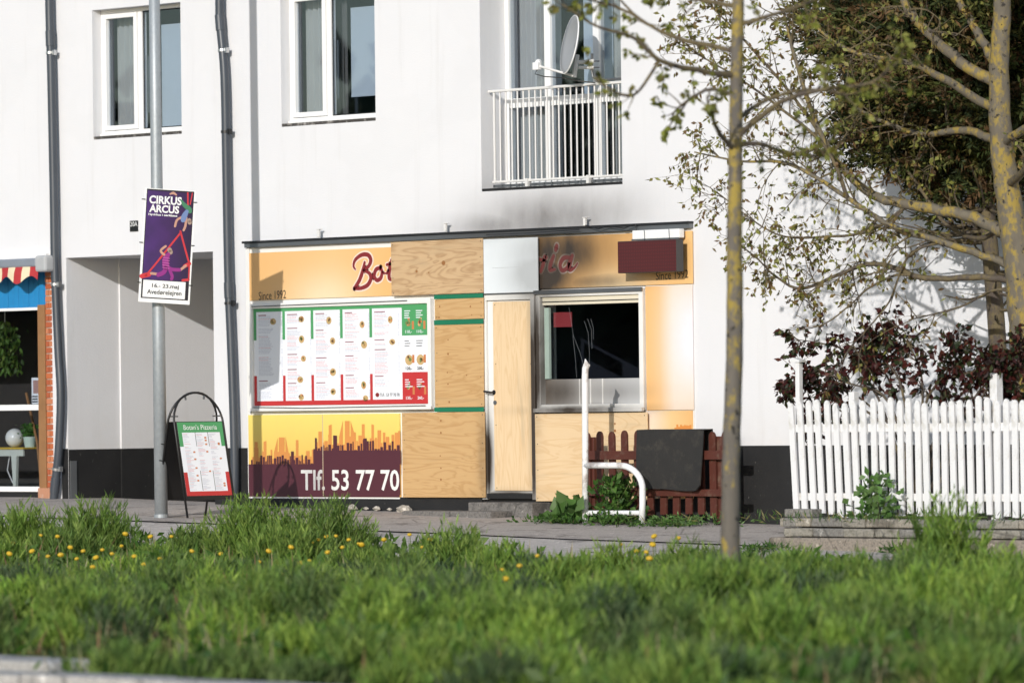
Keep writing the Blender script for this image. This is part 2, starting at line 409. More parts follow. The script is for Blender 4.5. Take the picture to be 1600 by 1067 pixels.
# rear shell and roof so that the block is solid
mb.quad((XW0,10,-.6),(XW1,10,-.6),(XW1,10,ZT),(XW0,10,ZT)); mb.quad((XW0,0,-.6),(XW0,0,ZT),(XW0,10,ZT),(XW0,10,-.6)); mb.quad((XW1,0,-.6),(XW1,10,-.6),(XW1,10,ZT),(XW1,0,ZT)); mb.quad((XW0,0,ZT),(XW1,0,ZT),(XW1,10,ZT),(XW0,10,ZT))
mb.build('wall', PLASTER, B)
zp = Z(1190, 696)
def plinth(xa, xb, y=-.012):
    MB().box(xa, xb, y, .05, -.7, zp).build('plinth', PLINTH, B)
plinth(X(1082, 740), XW1); plinth(gate[1] + .002, X(392, 740)); plinth(X(98, 740), gate[0] - .002)
MB().box(gate[0] - .05, gate[0] + .012, .004, ys - .01, -.7, zp - .01).build('plinth', PLINTH, B)
MB().box(gate[0] - .05, gate[0] + .034, ys - .009, 3.9, -.7, zp - .01).build('plinth', PLINTH, B)
MB().box(gate[0] + .012, gate[0] + .03, .012, .10, gz(-7, 0), Z(108, 720)).build('corner_guard', GREYM, B)

GLASS = m_glass('window_glass', (.84, .87, .90), .03); GLASS_D = m_glass('shop_glass', (.88, .90, .92), .0)
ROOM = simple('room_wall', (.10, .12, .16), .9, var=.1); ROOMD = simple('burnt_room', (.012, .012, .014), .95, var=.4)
BLIND = simple('roller_blind', (.56, .62, .68), .8, var=.06); CURT = simple('curtain_cloth', (.52, .51, .48), .9, var=.15, scale=3)
CURTD = simple('dark_curtain_cloth', (.16, .15, .145), .9, var=.2, scale=3)
def room(h, d0, d1, m, ext=.6):
    x0, x1, z0, z1 = h[0]-ext, h[1]+ext, h[2]-.5, h[3]+.3
    r = MB()
    r.quad((x0,d1,z0),(x0,d1,z1),(x1,d1,z1),(x1,d1,z0)); r.quad((x0,d0,z0),(x0,d0,z1),(x0,d1,z1),(x0,d1,z0)); r.quad((x1,d0,z0),(x1,d1,z0),(x1,d1,z1),(x1,d0,z1))
    r.quad((x0,d0,z1),(x1,d0,z1),(x1,d1,z1),(x0,d1,z1)); r.quad((x0,d0,z0),(x0,d1,z0),(x1,d1,z0),(x1,d0,z0))
    r.flat(x0, h[0], z0, z1, d0 + .001); r.flat(h[1], x1, z0, z1, d0 + .001); r.flat(h[0], h[1], z0, h[2], d0 + .001); r.flat(h[0], h[1], h[3], z1, d0 + .001)
    return r.build('room', m, B)
def frame(mb, x0, x1, z0, z1, ya, yb, t, tb=None):
    tb = tb or t
    mb.box(x0, x0+t, ya, yb, z0, z1); mb.box(x1-t, x1, ya, yb, z0, z1); mb.box(x0+t, x1-t, ya, yb, z1-t, z1); mb.box(x0+t, x1-t, ya, yb, z0, z0+tb)
def folds(mb, x0, x1, z0, z1, y, n, amp):
    k = n * 6; b = len(mb.v)
    for i in range(k + 1):
        x = x0 + (x1 - x0) * i / k; yy = y + amp * math.sin(i / 6 * 2 * math.pi)
        mb.v += [(x, yy, z0), (x, yy, z1)]
    for i in range(k): mb.f.append((b+2*i, b+2*i+2, b+2*i+3, b+2*i+1)); mb.mi.append(0)
def win(h, split, blindz):
    yF = .13; x0, x1, z0, z1 = h; z0 = z0 + .035
    W = MB(); frame(W, x0, x1, z0, z1, yF, yF + .08, .045, .06); xm = x0 + (x1-x0)*split
    W.box(xm-.035, xm+.035, yF+.002, yF+.078, z0+.06, z1-.045)
    wo = W.build('window', WHITE, B, .004)
    sa = MB(); frame(sa, x0+.05, xm-.04, z0+.066, z1-.05, yF-.018, yF+.05, .055); sa.build('sash', WHITE, wo, .005)
    MB().box(x0+.10, xm-.09, yF+.028, yF+.034, z0+.115, z1-.10).build('pane', GLASS, wo)
    MB().box(xm+.034, x1-.044, yF+.03, yF+.036, z0+.059, z1-.044).build('pane', GLASS, wo)
    gk = MB(); frame(gk, xm+.036, x1-.046, z0+.061, z1-.046, yF+.022, yF+.029, .012); gk.build('gasket', BLACK, wo)
    sb = MB(); sb.box(x0, x1, .004, yF, h[2]+.002, h[2]+.035); sb.build('sill', simple('dark_sill', (.05, .045, .04), .8, dirt=((.4,.38,.35), 12)), wo)
    MB().box(x0+.02, x1, yF-.05, yF-.001, z0, z0+.03).build('sill_nose', WHITE, wo, .004)
    cu = MB(); folds(cu, x0+.05, x0+.05+(xm-x0)*.55, z0-.1, z1, yF+.20, 4, .03); cu.build('curtain', CURT, wo)
    cu = MB(); folds(cu, xm-.16, xm+.02, z0-.1, z1, yF+.26, 3, .025); cu.build('curtain', CURTD, wo)
    bl = MB(); bl.box(xm+.10, x1+.05, yF+.24, yF+.244, blindz, z1-.2); bl.box(xm+.10, x1+.05, yF+.235, yF+.25, blindz-.025, blindz); bl.build('blind', BLIND, wo)
    MB().box(xm+.05, xm+.062, yF+.07, yF+.09, z0+.25, z0+.9).build('handle', GREYM, wo)
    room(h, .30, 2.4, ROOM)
win(w1, .44, w1[2] + .05); win(w2, .42, w2[2] + .33)

# balcony door set back in the wall
x0, x1, z0, z1 = bal; yD = .36
db = MB(); mx = [X(785, 150, yD), X(856, 150, yD), X(932, 150, yD), x1 + .5]
frame(db, x0 + .001, x1 + .55, z0 + .002, z1 - .002, yD, yD + .09, .06, .10)
for q in mx[:3]: db.box(q - .045, q + .045, yD - .004, yD + .085, z0 + .10, z1 - .06)
zm = Z(860, 158, yD)
for a, b in zip(mx[:3], mx[1:]): db.box(a + .045, b - .045, yD + .002, yD + .083, zm - .05, zm + .05)
bd = db.build('balcony_door', WHITE, B, .004)
for a, b in zip(mx[:3], mx[1:]):
    MB().box(a + .044, b - .044, yD + .03, yD + .036, z0 + .1, zm - .05).build('pane', GLASS, bd)
    MB().box(a + .044, b - .044, yD + .03, yD + .036, zm + .05, z1 - .06).build('pane', GLASS, bd)
cu = MB(); folds(cu, mx[0] + .05, mx[0] + .5, z0, z1, yD + .22, 6, .03); cu.build('curtain', CURT, bd)
cu = MB(); folds(cu, mx[2] + .05, mx[2] + .5, z0, z1, yD + .22, 6, .03); cu.build('curtain', CURT, bd)
MB().box(mx[0] + .25, mx[1] - .1, yD + .3, yD + .31, z0, z1).build('blind', simple('net_curtain', (.52, .53, .54), .9), bd)
MB().box(mx[1] + .25, mx[2] - .05, yD + .3, yD + .31, zm, z1).build('blind', BLIND, bd)
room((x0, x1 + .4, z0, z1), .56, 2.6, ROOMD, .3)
MB().box(x0 + .003, x1 - .003, .002, yD, z0 + .001, z0 + .03).build('threshold', PLINTH, B)

# downpipes: each one thing with its brackets
def downpipe(pts, Y, brk, label, foot):
    P = [at(px, py, Y) for px, py in pts]; P[-1] = Vector((P[-1].x, P[-1].y, P[-1].z))
    e = empty('downpipe', (P[-1].x, Y, gz(P[-1].x, Y)), label, 'downpipe'); e['group'] = 'dark grey downpipes on the facade'
    Q = []
    for i in range(len(P) - 1):
        for k in range(5):
            t = k / 5; a, b, c, d = P[max(i-1,0)], P[i], P[i+1], P[min(i+2, len(P)-1)]
            Q.append(.5*((2*b)+(-a+c)*t+(2*a-5*b+4*c-d)*t*t+(-a+3*b-3*c+d)*t**3))
    Q.append(P[-1])
    MB().tube(Q, .05, 16).build('pipe', DKGREY, e, smooth=True)
    for py, k in brk:
        j = min(range(len(Q)), key=lambda i: abs(Q[i].z - Z(pts[0][0], py, Y))); c = Q[j]
        n = (Q[min(j+1,len(Q)-1)] - Q[j-1]).normalized()
        if k == 's': MB().tube([c - n*.09, c + n*.09], .056, 16).build('socket', DKGREY, e, .004)
        else:
            bb = MB(); bb.tube([c - n*.014, c + n*.014], .058, 16); bb.box(c.x+.04, c.x+.085, c.y-.02, c.y+.02, c.z-.03, c.z+.03); bb.tube([(c.x, c.y, c.z), (c.x, .02, c.z)], .01, 6); bb.build('bracket', STEEL if k == 'b' else BLACK, e)
    rebase(e)
downpipe([(77, -120), (77, 0), (80, 110), (84, 300), (86, 420), (91, 540), (95, 620), (92, 700), (87, 750), (84, 782)], -.09, [(55, 's'), (89, 'b'), (448, 'b'), (728, 'b'), (755, 's')], 'dark grey downpipe bulging beside the brick pier of the neighbour shop', 0)
downpipe([(341, -120), (343, 0), (344, 36), (351, 120), (354, 270), (357, 430), (361, 530), (365, 640), (367, 730), (366, 775), (362, 786)], -.09, [(36, 's'), (72, 'b'), (195, 'k'), (462, 's'), (475, 'k')], 'dark grey kinked downpipe between the gateway and the menu board', 0)

# railing of the french balcony
yR = .10
lt, rt = at(764, 146, yR), at(990, 124, yR)
zb_, zt_ = Z(860, 280, yR), Z(860, 137, yR)
xr0, xr1 = lt.x, x1 - .004
RW = simple('railing_white', (.70, .69, .67), .45, var=.12)
E = empty('balcony_railing', (xr0, yR, zb_), 'white metal balcony railing with thin upright bars below the satellite dish', 'railing')
MB().box(xr0, xr1, yR-.022, yR+.022, zt_-.012, zt_+.016).build('top_rail', RW, E, .006)
MB().box(xr0+.05, xr1, yR-.015, yR+.015, zb_-.012, zb_+.012).build('bottom_rail', RW, E, .004)
MB().tube([(xr0+.08, yR, zt_-.0), (xr0+.08, yR, zb_)], .014, 8).build('end_post', RW, E)
bm0 = MB().tube([(0, 0, zb_), (0, 0, zt_)], .0095, 6).build('baluster', RW, E); nb_ = 22
for i in range(1, nb_ + 1):
    xx = xr0 + .08 + i * (xr1 - xr0 - .1) / (nb_ + .3)
    o = bm0 if i == 1 else link('baluster', bm0.data, E)
    o.location = (xx, yR, 0)
gr = MB()
for i in range(16): gr.box(xr0+.06+i*.13, xr0+.075+i*.13, yR, yD-.03, zb_-.05, zb_-.035) if xr0+.075+i*.13 < xr1 else None
gr.box(xr0+.05, xr1, yR, yR+.02, zb_-.06, zb_-.03); gr.build('floor_grid', GREYM, E)
for q in (.28, .72):
    xq = xr0 + q * (xr1 - xr0); MB().box(xq-.02, xq+.02, yR-.03, yR+.03, zb_-.09, zb_+.02).build('bracket', RW, E)
rebase(E)

# satellite dish clamped to the railing
dc = at(900, 72, -.12)
E = empty('satellite_dish', (at(924, 125, yR).x, yR, zt_), 'grey satellite dish with feed arm clamped to the balcony railing', 'satellite dish')
nrm = (CR * -.92 + (-fwd) * .24 + Vector((0, 0, .18))).normalized()
ua = Vector((0, 0, 1)); ua = (ua - nrm * ua.dot(nrm)).normalized(); va = nrm.cross(ua)
d = MB(); NR, NA = 6, 28; Rr = .31
for j in range(NR + 1):
    r = Rr * j / NR
    for i in range(NA):
        t = 2*math.pi*i/NA; d.v.append(tuple(dc + ua*(r*math.cos(t)) + va*(r*.93*math.sin(t)) + nrm*(.07*(r/Rr)**2)))
for j in range(NR):
    for i in range(NA): d.f.append((j*NA+i, j*NA+(i+1)%NA, (j+1)*NA+(i+1)%NA, (j+1)*NA+i)); d.mi.append(0)
dg_ = d.build('reflector', simple('dish_grey', (.30, .31, .32), .4, var=.1), E, smooth=True)
sm = dg_.modifiers.new('solid', 'SOLIDIFY'); sm.thickness = .008
rim = MB(); rim.tube([dc + ua*(Rr*math.cos(t)) + va*(Rr*.93*math.sin(t)) + nrm*.07 for t in np.linspace(0, 2*math.pi, 33)], .008, 6); rim.build('rim', WHITE, E)
a0 = at(896, 119, -.16); a1 = at(840, 103, -.30)
MB().tube([a0, a1], .013, 8).build('feed_arm', RW, E)
lm = MB(); lm.box(a1.x-.05, a1.x+.03, a1.y-.03, a1.y+.03, a1.z-.045, a1.z+.035); lm.tube([a1+Vector((0,0,.02)), at(842, 97, -.26)], .035, 10); lm.build('converter', WHITE, E, .006)
MB().tube([a1 + Vector((0,0,-.03)), at(836, 116, -.28), at(850, 120, -.24), at(880, 122, -.17), at(905, 127, -.05), at(930, 130, .05)], .006, 6).build('cable', BLACK, E)
bk = MB(); p0, p1 = at(902, 86, -.08), at(897, 121, -.12); bk.tube([p0, p1], .025, 6); q0 = at(926, 92, .02)
bk.tube([at(904, 98, -.06), at(928, 96, .06)], .022, 6); bk.tube([at(904, 106, -.06), at(928, 106, .06)], .018, 6); bk.build('bracket', RW, E)
mt = MB(); mt.tube([at(925, 84, .06), at(924, 108, .06), at(927, 121, .07), at(938, 126, .09), at(985, 122, .12)], .014, 8)
for py in (96, 106): mt.tube([at(920, py, .05), at(936, py, .05)], .008, 6)
mt.build('mast', GREYM, E, smooth=False); rebase(E)

# house number
n0 = rect(203, 214, 345, 362, -.004); nm = MB()
nm.box(n0[0], n0[1] + .02, -.006, .01, n0[2] + (n0[3]-n0[2])*.0, n0[3])
E = nm.build('house_number_plate', BLACK); tag(E, 'small house number plate on the white wall behind the circus poster', 'number plate')
lt_ = MB(); letter(lt_, '20A', n0[0] + .01, n0[1] + .012, n0[2] + .06, n0[3] - .012, -.008); lt_.build('lettering', WHITE, E)

# ================================================================== PIZZERIA SHOPFRONT
SF = empty('pizzeria_shopfront', (X(736, 776), 0, 0), 'fire damaged pizzeria shopfront with orange signs, menu board and sooty window', 'shopfront')
L, R_ = X(388.5, 560), X(1085, 560)
hb = rect(388, 1084, 361.5, 372)
h1 = MB(); h1.box(hb[0]-.03, hb[1], -.075, .02, hb[3]-.026, hb[3]); ho = h1.build('header_beam', simple('header_black', (.015,.015,.016), .5), SF, .004)
MB().box(hb[0], hb[1]-.004, -.062, .02, hb[2], hb[3]-.027).build('header_flashing', GREYM, SF)
zb = Z(736, 777)
wl = MB(); wl.box(L, X(394, 560), -.03, .02, zb, hb[2]-.002); wl.build('side_trim', WSOOT, SF, .003)
bkp = MB(); bkp.box(L+.005, swin[0]-.05, -.010, .015, zb, hb[2]-.004); bkp.box(swin[1]+.05, R_-.005, -.010, .015, zb, hb[2]-.004); bkp.box(swin[0]-.05, swin[1]+.05, -.010, .015, zb, swin[2]-.05); bkp.box(swin[0]-.05, swin[1]+.05, -.010, .015, swin[3]+.05, hb[2]-.004)
bkp.build('backing_board', WSOOT, SF)
pb = MB(); pb.box(L, X(757, 780), -.035, .02, -.6, zb - .004); pb.build('base_strip', PLINTH, SF)
pb = MB(); pb.box(X(757, 780), X(1084, 780), -.012, .02, -.6, zb - .004); pb.build('base_strip', PLINTH, SF)
# orange fascia, two sheets
OR = (.80, .455, .17)
f1 = rect(392.5, 612, 391, 466); yf = -.03
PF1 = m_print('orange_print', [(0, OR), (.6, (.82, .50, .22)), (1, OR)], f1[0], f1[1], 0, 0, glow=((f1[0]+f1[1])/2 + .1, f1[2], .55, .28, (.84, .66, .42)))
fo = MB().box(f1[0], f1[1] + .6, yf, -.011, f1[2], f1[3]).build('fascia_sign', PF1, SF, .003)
MAROON = flatc('maroon_print', (.22, .022, .026), soot=.6); PALE = flatc('pale_outline_print', (.85, .66, .55), soot=.95); INK = flatc('black_print', (.02, .018, .018), soot=.3)
def zpx(pts, ox, oy, sc, y):
    out = []
    for p in pts:
        q = at(ox + p[0]/sc, oy + p[1]/sc, y); out.append((q.x, q.z, p[2] if len(p) > 2 else 1))
    return out
def script(parent, strokes, ox, oy, sc, y, wz):
    wd = wz / sc / 115
    for nm_, mt_, k, dy in (('lettering_outline', PALE, 1.75, .002), ('lettering', MAROON, 1.0, .004)):
        mb = MB()
        for st in strokes: ribbon(mb, zpx(st, ox, oy, sc, y), wd * k, y - dy, 0, 8)
        mb.build(nm_, mt_, parent)
script(fo, [[(660,288,.5),(650,268,.8),(660,235,1),(695,208,1.1),(730,208,1.2),(746,235,1.3),(735,268,1.1),(705,294,.7)],
            [(712,250,.9),(700,300,1.25),(682,350,1.25),(655,392,1.0)], [(705,294,.6),(738,310,1.1),(746,340,1.3),(728,375,1.2),(690,393,1),(655,394,.8)],
            [(800,278,.9),(775,290,1.2),(765,325,1.2),(780,348,1.1),(802,335,1.2),(808,300,1.1),(800,278,.9)], [(806,300,.5),(830,310,.5),(850,285,.7)],
            [(862,235,1.0),(850,290,1.3),(848,335,1.2),(862,345,.9)], [(835,262,.8),(868,256,.8)]], 370, 340, 3.5575, yf, 17)
sl_ = MB(); q = rect(404.5, 447, 455.5, 468.5, yf); letter(sl_, 'Since 1992', q[0], q[1], q[2], q[3], yf - .002, tilt=.012); sl_.build('lettering', INK, fo)
f2 = rect(840, 1084.5, 366, 447.5)
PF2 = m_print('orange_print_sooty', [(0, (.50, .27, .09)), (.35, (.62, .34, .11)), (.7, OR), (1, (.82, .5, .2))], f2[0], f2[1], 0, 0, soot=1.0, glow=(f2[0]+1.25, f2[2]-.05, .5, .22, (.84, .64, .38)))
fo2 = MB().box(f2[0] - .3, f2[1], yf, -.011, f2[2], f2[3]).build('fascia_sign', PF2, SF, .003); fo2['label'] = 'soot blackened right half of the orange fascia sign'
script(fo2, [[(340,215,.8),(365,222,.9),(380,208,1)], [(372,205,1.1),(362,250,1.2),(352,280,1)], [(418,200,1),(402,245,1.3),(400,272,1.1),(425,270,.7)], [(434,148,1.2),(429,168,1.2)],
             [(500,208,.9),(470,212,1.2),(452,245,1.2),(462,275,1.1),(488,262,1.1),(502,225,1)], [(516,198,1),(503,240,1.3),(503,272,1.1),(525,262,.7),(542,238,.5)]], 740, 340, 3.3333, yf, 16)
sl_ = MB(); q = rect(1025, 1075.5, 424, 437, yf); letter(sl_, 'Since 1992', q[0], q[1], q[2], q[3], yf - .002, tilt=.012); sl_.build('lettering', INK, fo2)
# right hand orange panels
pr = rect(1012, 1085, 446.5, 640.5)
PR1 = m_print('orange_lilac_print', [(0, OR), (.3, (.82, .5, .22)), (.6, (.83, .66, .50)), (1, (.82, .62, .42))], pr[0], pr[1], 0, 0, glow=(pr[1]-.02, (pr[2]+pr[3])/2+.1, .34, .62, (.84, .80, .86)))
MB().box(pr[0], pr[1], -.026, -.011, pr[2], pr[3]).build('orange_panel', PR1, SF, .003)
pr2 = rect(1012, 1085, 641.5, 776)
PR2 = m_print('orange_low_print', [(0, (.82, .70, .60)), (.55, (.82, .56, .26)), (1, OR)], pr2[0], pr2[1], 0, 0)
po = MB().box(pr2[0], pr2[1], -.024, -.011, zb, pr2[3]).build('orange_panel', PR2, SF, .003)
sk = MB()
for i in range(9):
    xa = pr2[0] + (.62 + i*.04)*(pr2[1]-pr2[0]); sk.flat(xa, xa + .028, Z(1048, 700), Z(1048, 668 - 5*abs(math.sin(i*1.7))), -.026)
sk.build('printed_skyline', flatc('orange_skyline', (.72, .27, .06)), po)

# menu board
mo = rect(397, 680.5, 470.5, 641); mi_ = rect(402, 674, 475, 632)
fr = MB(); frame(fr, mo[0], mo[1], mo[2], mo[3], -.07, -.011, .055, .06); frb = fr.build('menu_frame', WSOOT, SF, .006)
MB().box(mo[0]-.02, mo[1]+.01, -.09, -.072, mo[2]+.0, mo[2]+.035).build('ledge', WSOOT, frb, .004)
MB().tube([(mi_[0], -.075, mo[3]-.03), (mi_[1]-.3, -.075, mo[3]-.02)], .006, 6).build('cable', GREYM, frb)
MB().tube([(mi_[0]+.02, -.094, mo[2]+.045), (mi_[0]+.9, -.094, mo[2]+.03), (mi_[1], -.094, mo[2]+.04)], .006, 6).build('cable', GREYM, frb)
ym = -.045
PW = flatc('menu_white', (.80, .82, .86)); PG = flatc('menu_green', (.075, .32, .12)); PRD = flatc('menu_red', (.50, .035, .035)); PGREY = flatc('menu_text_grey', (.50, .52, .60)); PRT = flatc('menu_text_red', (.68, .38, .41))
mbo = MB().box(mi_[0], mi_[1], ym, -.02, mi_[2], mi_[3]).build('menu_board', PW, SF)
mw, mh = mi_[1]-mi_[0], mi_[3]-mi_[2]
U = lambda a: mi_[0] + a * mw
V = lambda b: mi_[3] - b * mh
gm = MB(); gm.flat(U(0), U(1), V(.055), V(0), ym-.002); rm = MB(); rm.flat(U(0), U(1), V(1), V(.955), ym-.002)
cols = [.018, .187, .353, .522, .69, .855]
for c in cols[:5]: 
    gm.flat(U(c - .018), U(c - .003), V(.34), V(.055), ym-.002); rm.flat(U(c - .018), U(c - .003), V(.955), V(.70), ym-.002)
gm.flat(U(cols[5]), U(1), V(.33), V(.055), ym-.0021); rm.flat(U(cols[5]), U(1), V(.955), V(.69), ym-.0021)
gm.build('printed_header', PG, mbo); rm.build('printed_footer', PRD, mbo)
tx = MB(); tr_ = MB(); hd = MB(); rr = random.Random(3)
heads = [[.0, .78], [0, .165, .47, .64, .80], [0, .2, .52, .80], [0, .34, .50, .72, .87], [0, .33, .43, .75]]
for ci in range(5):
    ca = cols[ci] + .01; cw = .145; rows = 62; hset = heads[ci]
    for k in range(rows):
        b = .085 + k * .855 / rows; rel = k / rows
        if any(h - .012 <= rel < h + .008 for h in hset):
            if any(abs(rel - h) < .009 for h in hset): hd.flat(U(ca), U(ca + rr.uniform(.04, .065)), V(b + .010), V(b), ym-.002)
            continue
        if any(h + .008 <= rel < h + .025 or h - .04 < rel < h - .012 for h in hset[1:]): continue
        if rr.random() < .06 or (ci == 4 and rel > .86): continue
        T = tr_ if rr.random() < (.45 if ci else .15) else tx
        xx = ca; e = ca + (rr.uniform(.04, .075) if ci else rr.uniform(.05, .085))
        while xx < e:
            wl_ = rr.uniform(.006, .016); T.flat(U(xx), U(xx + wl_), V(b + .0052), V(b), ym-.002); xx += wl_ + .003
        if rr.random() < .85: tx.flat(U(ca + cw - .012), U(ca + cw - .004), V(b + .005), V(b), ym-.002)
for o in (tx.build('menu_text', PGREY, mbo), tr_.build('menu_text', PRT, mbo), hd.build('menu_headings', flatc('menu_heading', (.30, .12, .15)), mbo)): o['kind'] = 'stuff'
food = [MB(), MB(), MB(), MB()]; FM = [flatc('food_orange', (.55, .20, .07)), flatc('food_bread', (.55, .38, .17)), flatc('food_green', (.16, .22, .07)), flatc('food_brown', (.14, .07, .03))]
def dish(u, v, ru, rv):
    k = rr.randrange(3); food[1].disc(U(u), V(v), ru*mw, rv*mh, ym-.002, n=14)
    for _ in range(7):
        j = rr.choice([0, 0, 1, 2, 3]); a = rr.uniform(0, 6.28); r = rr.uniform(0, .65)
        food[j].disc(U(u)+ru*mw*r*math.cos(a), V(v)+rv*mh*r*math.sin(a), ru*mw*rr.uniform(.2,.4), rv*mh*rr.uniform(.2,.4), ym-.0026-.0004*j, n=7)
for u, v in [(.114,.155),(.28,.14),(.28,.34),(.29,.535),(.27,.745),(.275,.92),(.44,.16),(.46,.365),(.46,.675),(.46,.87),(.63,.21),(.64,.41),(.635,.81),(.645,.94),(.79,.17),(.80,.39)]: dish(u, v, rr.uniform(.013, .018), rr.uniform(.03, .042))
for r_, c3 in ((.22, 0), (.55, 1), (.86, 2)):
    for u in (.893, .957):
        dish(u, r_ - (.02 if c3 != 1 else -.02), .022, .052); food[0].flat(U(u + .018), U(u + .03), V(r_ + .05), V(r_ - .03), ym-.0022)
for i, f in enumerate(food): f.build('printed_food', FM[i], mbo)['kind'] = 'stuff'
wt = MB(); bt = MB()
for (u, v, wd, T) in [(.893,.295,'110,-',wt),(.957,.295,'110,-',wt),(.893,.655,'120,-',bt),(.957,.655,'230,-',bt),(.893,.945,'135,-',wt),(.957,.945,'260,-',wt)]:
    letter(T, wd, U(u-.018), U(u+.018), V(v+.017), V(v-.017), ym-.0042)
for v0 in (.085, .76):
    for u in (.87, .935):
        for k in range(4): wt.flat(U(u), U(u + rr.uniform(.02, .045)), V(v0 + k*.022 + .009), V(v0 + k*.022), ym-.0042)
for u in (.87, .935):
    for k in range(3): bt.flat(U(u), U(u + rr.uniform(.02, .04)), V(.38 + k*.025 + .006), V(.38 + k*.025), ym-.0042)
letter(bt, 'TLF.: 53 77 70 70', U(.728), U(.838), V(.925), V(.893), ym-.0042)
wt.build('lettering', PW, mbo); bt.build('lettering', INK, mbo)
pc = MB(); pc.disc(U(.713), V(.908), .012*mw*.9, .022*mh, ym-.004); pc.build('printed_badge', MAROON, mbo)

# skyline panel
sp = rect(392, 628, 647, 776); ysk = -.034
SKY1 = m_print('yellow_print', [(0, (.80, .42, .08)), (.45, (.82, .52, .11)), (1, (.80, .66, .16))], 0, 1, sp[3], sp[2], horizontal=False, soot=.7)
spo = MB().box(sp[0], sp[1], ysk, -.011, sp[2], sp[3]).build('skyline_panel', SKY1, SF, .002)
A4 = lambda zx, zy: (lambda q: (q.x, q.z))(at(370 + zx/4, 600 + zy/4, ysk))
sk1 = MB(); sk2 = MB(); sk3 = MB()
def bars(mb, xa, xb, ylo, yhi, wmin, wmax, base, y):
    x = xa
    while x < xb - 2:
        wd = min(rr.uniform(wmin, wmax), xb - x); tp = rr.uniform(yhi, ylo); a = A4(x, tp); b = A4(x + wd, base)
        mb.quad((a[0], y, b[1]), (b[0], y, b[1]), (b[0], y, a[1]), (a[0], y, a[1])); x += wd
def towers(mb, pts, base, y):
    for xa, xb, ta, tb in pts:
        a, b, c, e = A4(xa, base), A4(xb, base), A4(xb, tb), A4(xa, ta); mb.quad((a[0],y,a[1]),(b[0],y,b[1]),(c[0],y,c[1]),(e[0],y,e[1]))
bars(sk1, 95, 490, 470, 395, 10, 24, 560, ysk-.002); bars(sk1, 490, 1026, 380, 290, 10, 26, 560, ysk-.002)
towers(sk1, [(112,132,360,362),(168,186,360,355),(232,256,430,335),(263,300,333,333),(305,325,325,430),(370,386,348,350),(640,664,330,225),(676,706,230,230),(712,742,228,330),(575,594,258,252),(782,800,250,250),(842,858,250,255),(880,903,288,288),(1003,1012,303,303)], 560, ysk-.0024)
bars(sk2, 90, 480, 500, 440, 8, 20, 692, ysk-.004); bars(sk2, 480, 1027, 415, 345, 8, 22, 692, ysk-.004)
towers(sk2, [(490,502,335,338),(604,628,320,322),(340,358,420,420),(792,814,340,338)], 690, ysk-.0042)
a, b = A4(90, 692), A4(1027, 500); c = A4(480, 500); e = A4(480, 415)
sk2.flat(sp[0]+.002, sp[1]-.002, sp[2]+.002, c[1], ysk-.0046); sk2.flat(c[0], b[0], c[1], e[1], ysk-.0046)
sk1.build('printed_skyline', flatc('orange_print_flat', (.66, .27, .07)), spo); sk2.build('printed_skyline', flatc('plum_print', (.085, .022, .032)), spo)
a, b = A4(405, 664), A4(1017, 534); letter(sk3, 'Tlf. 53 77 70', a[0], b[0], a[1], b[1], ysk-.007)
sk3.build('lettering', WSOOT, spo)
MB().box(sp[0], sp[1], ysk-.004, ysk+.01, sp[2]-.018, sp[2]-.002).build('panel_trim', WSOOT, spo)
a = A4(538, 190); MB().box(a[0]-.003, a[0]+.003, ysk-.009, ysk, sp[2]+.01, sp[3]-.005).build('panel_joint', flatc('joint', (.6, .5, .35)), spo)

# door and its frame
d0 = rect(757, 838, 460, 772)
df = MB(); t = .085
df.box(d0[0], d0[0]+t, -.05, .015, zb-.02, d0[3]); df.box(d0[1]-.03, d0[1]+.03, -.05, .015, zb-.02, d0[3]); df.box(d0[0]+t, d0[1]-.03, -.05, .015, d0[3]-.06, d0[3])
dr = df.build('door', WSOOT, SF, .005)
lf = MB(); lf.box(d0[0]+t+.006, d0[1]-.036, -.022, .012, zb+.05, d0[3]-.066); lf.build('door_leaf', WSOOT, dr, .004)
MB().box(d0[0]+t, d0[1]-.03, -.06, .01, zb-.01, zb+.045).build('threshold', PLINTH, dr)
hp = at(768, 613, -.05); hm = MB(); hm.tube([(hp.x+.03, -.03, hp.z), (hp.x+.03, -.09, hp.z), (hp.x-.07, -.095, hp.z+.012)], .011, 8); hm.tube([(hp.x+.03, -.02, hp.z), (hp.x+.03, -.045, hp.z)], .026, 10); hm.build('door_handle', BLACK, dr)
lk = at(770, 629, -.05); MB().tube([(lk.x+.03, -.02, lk.z), (lk.x+.03, -.05, lk.z)], .024, 10).build('lock', GREYM, dr)
MB().box(d0[0]-.02, d0[1]+.03, -.06, -.011, d0[3]+.002, d0[3]+.035).build('head_trim', GREYM, dr)

# sooty shop window
wo_ = rect(843.5, 1010.5, 453, 641.5)
sw = MB(); frame(sw, wo_[0], wo_[1], wo_[2], wo_[3], -.055, .03, .06, .07); swo = sw.build('shop_window', WSOOT, SF, .005)
MB().box(wo_[0]-.01, wo_[1]+.01, -.10, -.056, wo_[2]-.012, wo_[2]+.03).build('sill', WSOOT, swo, .004)
MB().box(wo_[0]-.01, wo_[1]+.005, -.075, -.056, wo_[3]-.03, wo_[3]+.01).build('drip_trim', GREYM, swo)
q = rect(850, 1007, 461, 475); MB().box(q[0], q[1]-.02, -.028, .02, q[2], q[3]).build('blind_box', CREAM, swo, .006)
MB().box(q[0], q[1]-.02, -.034, -.029, q[2]+.03, q[2]+.04).build('blind_slot', BLACK, swo)
q = rect(849, 1007, 474, 634); MB().box(q[0], q[1], .05, .056, q[2], q[3]).build('pane', GLASS_D, swo)
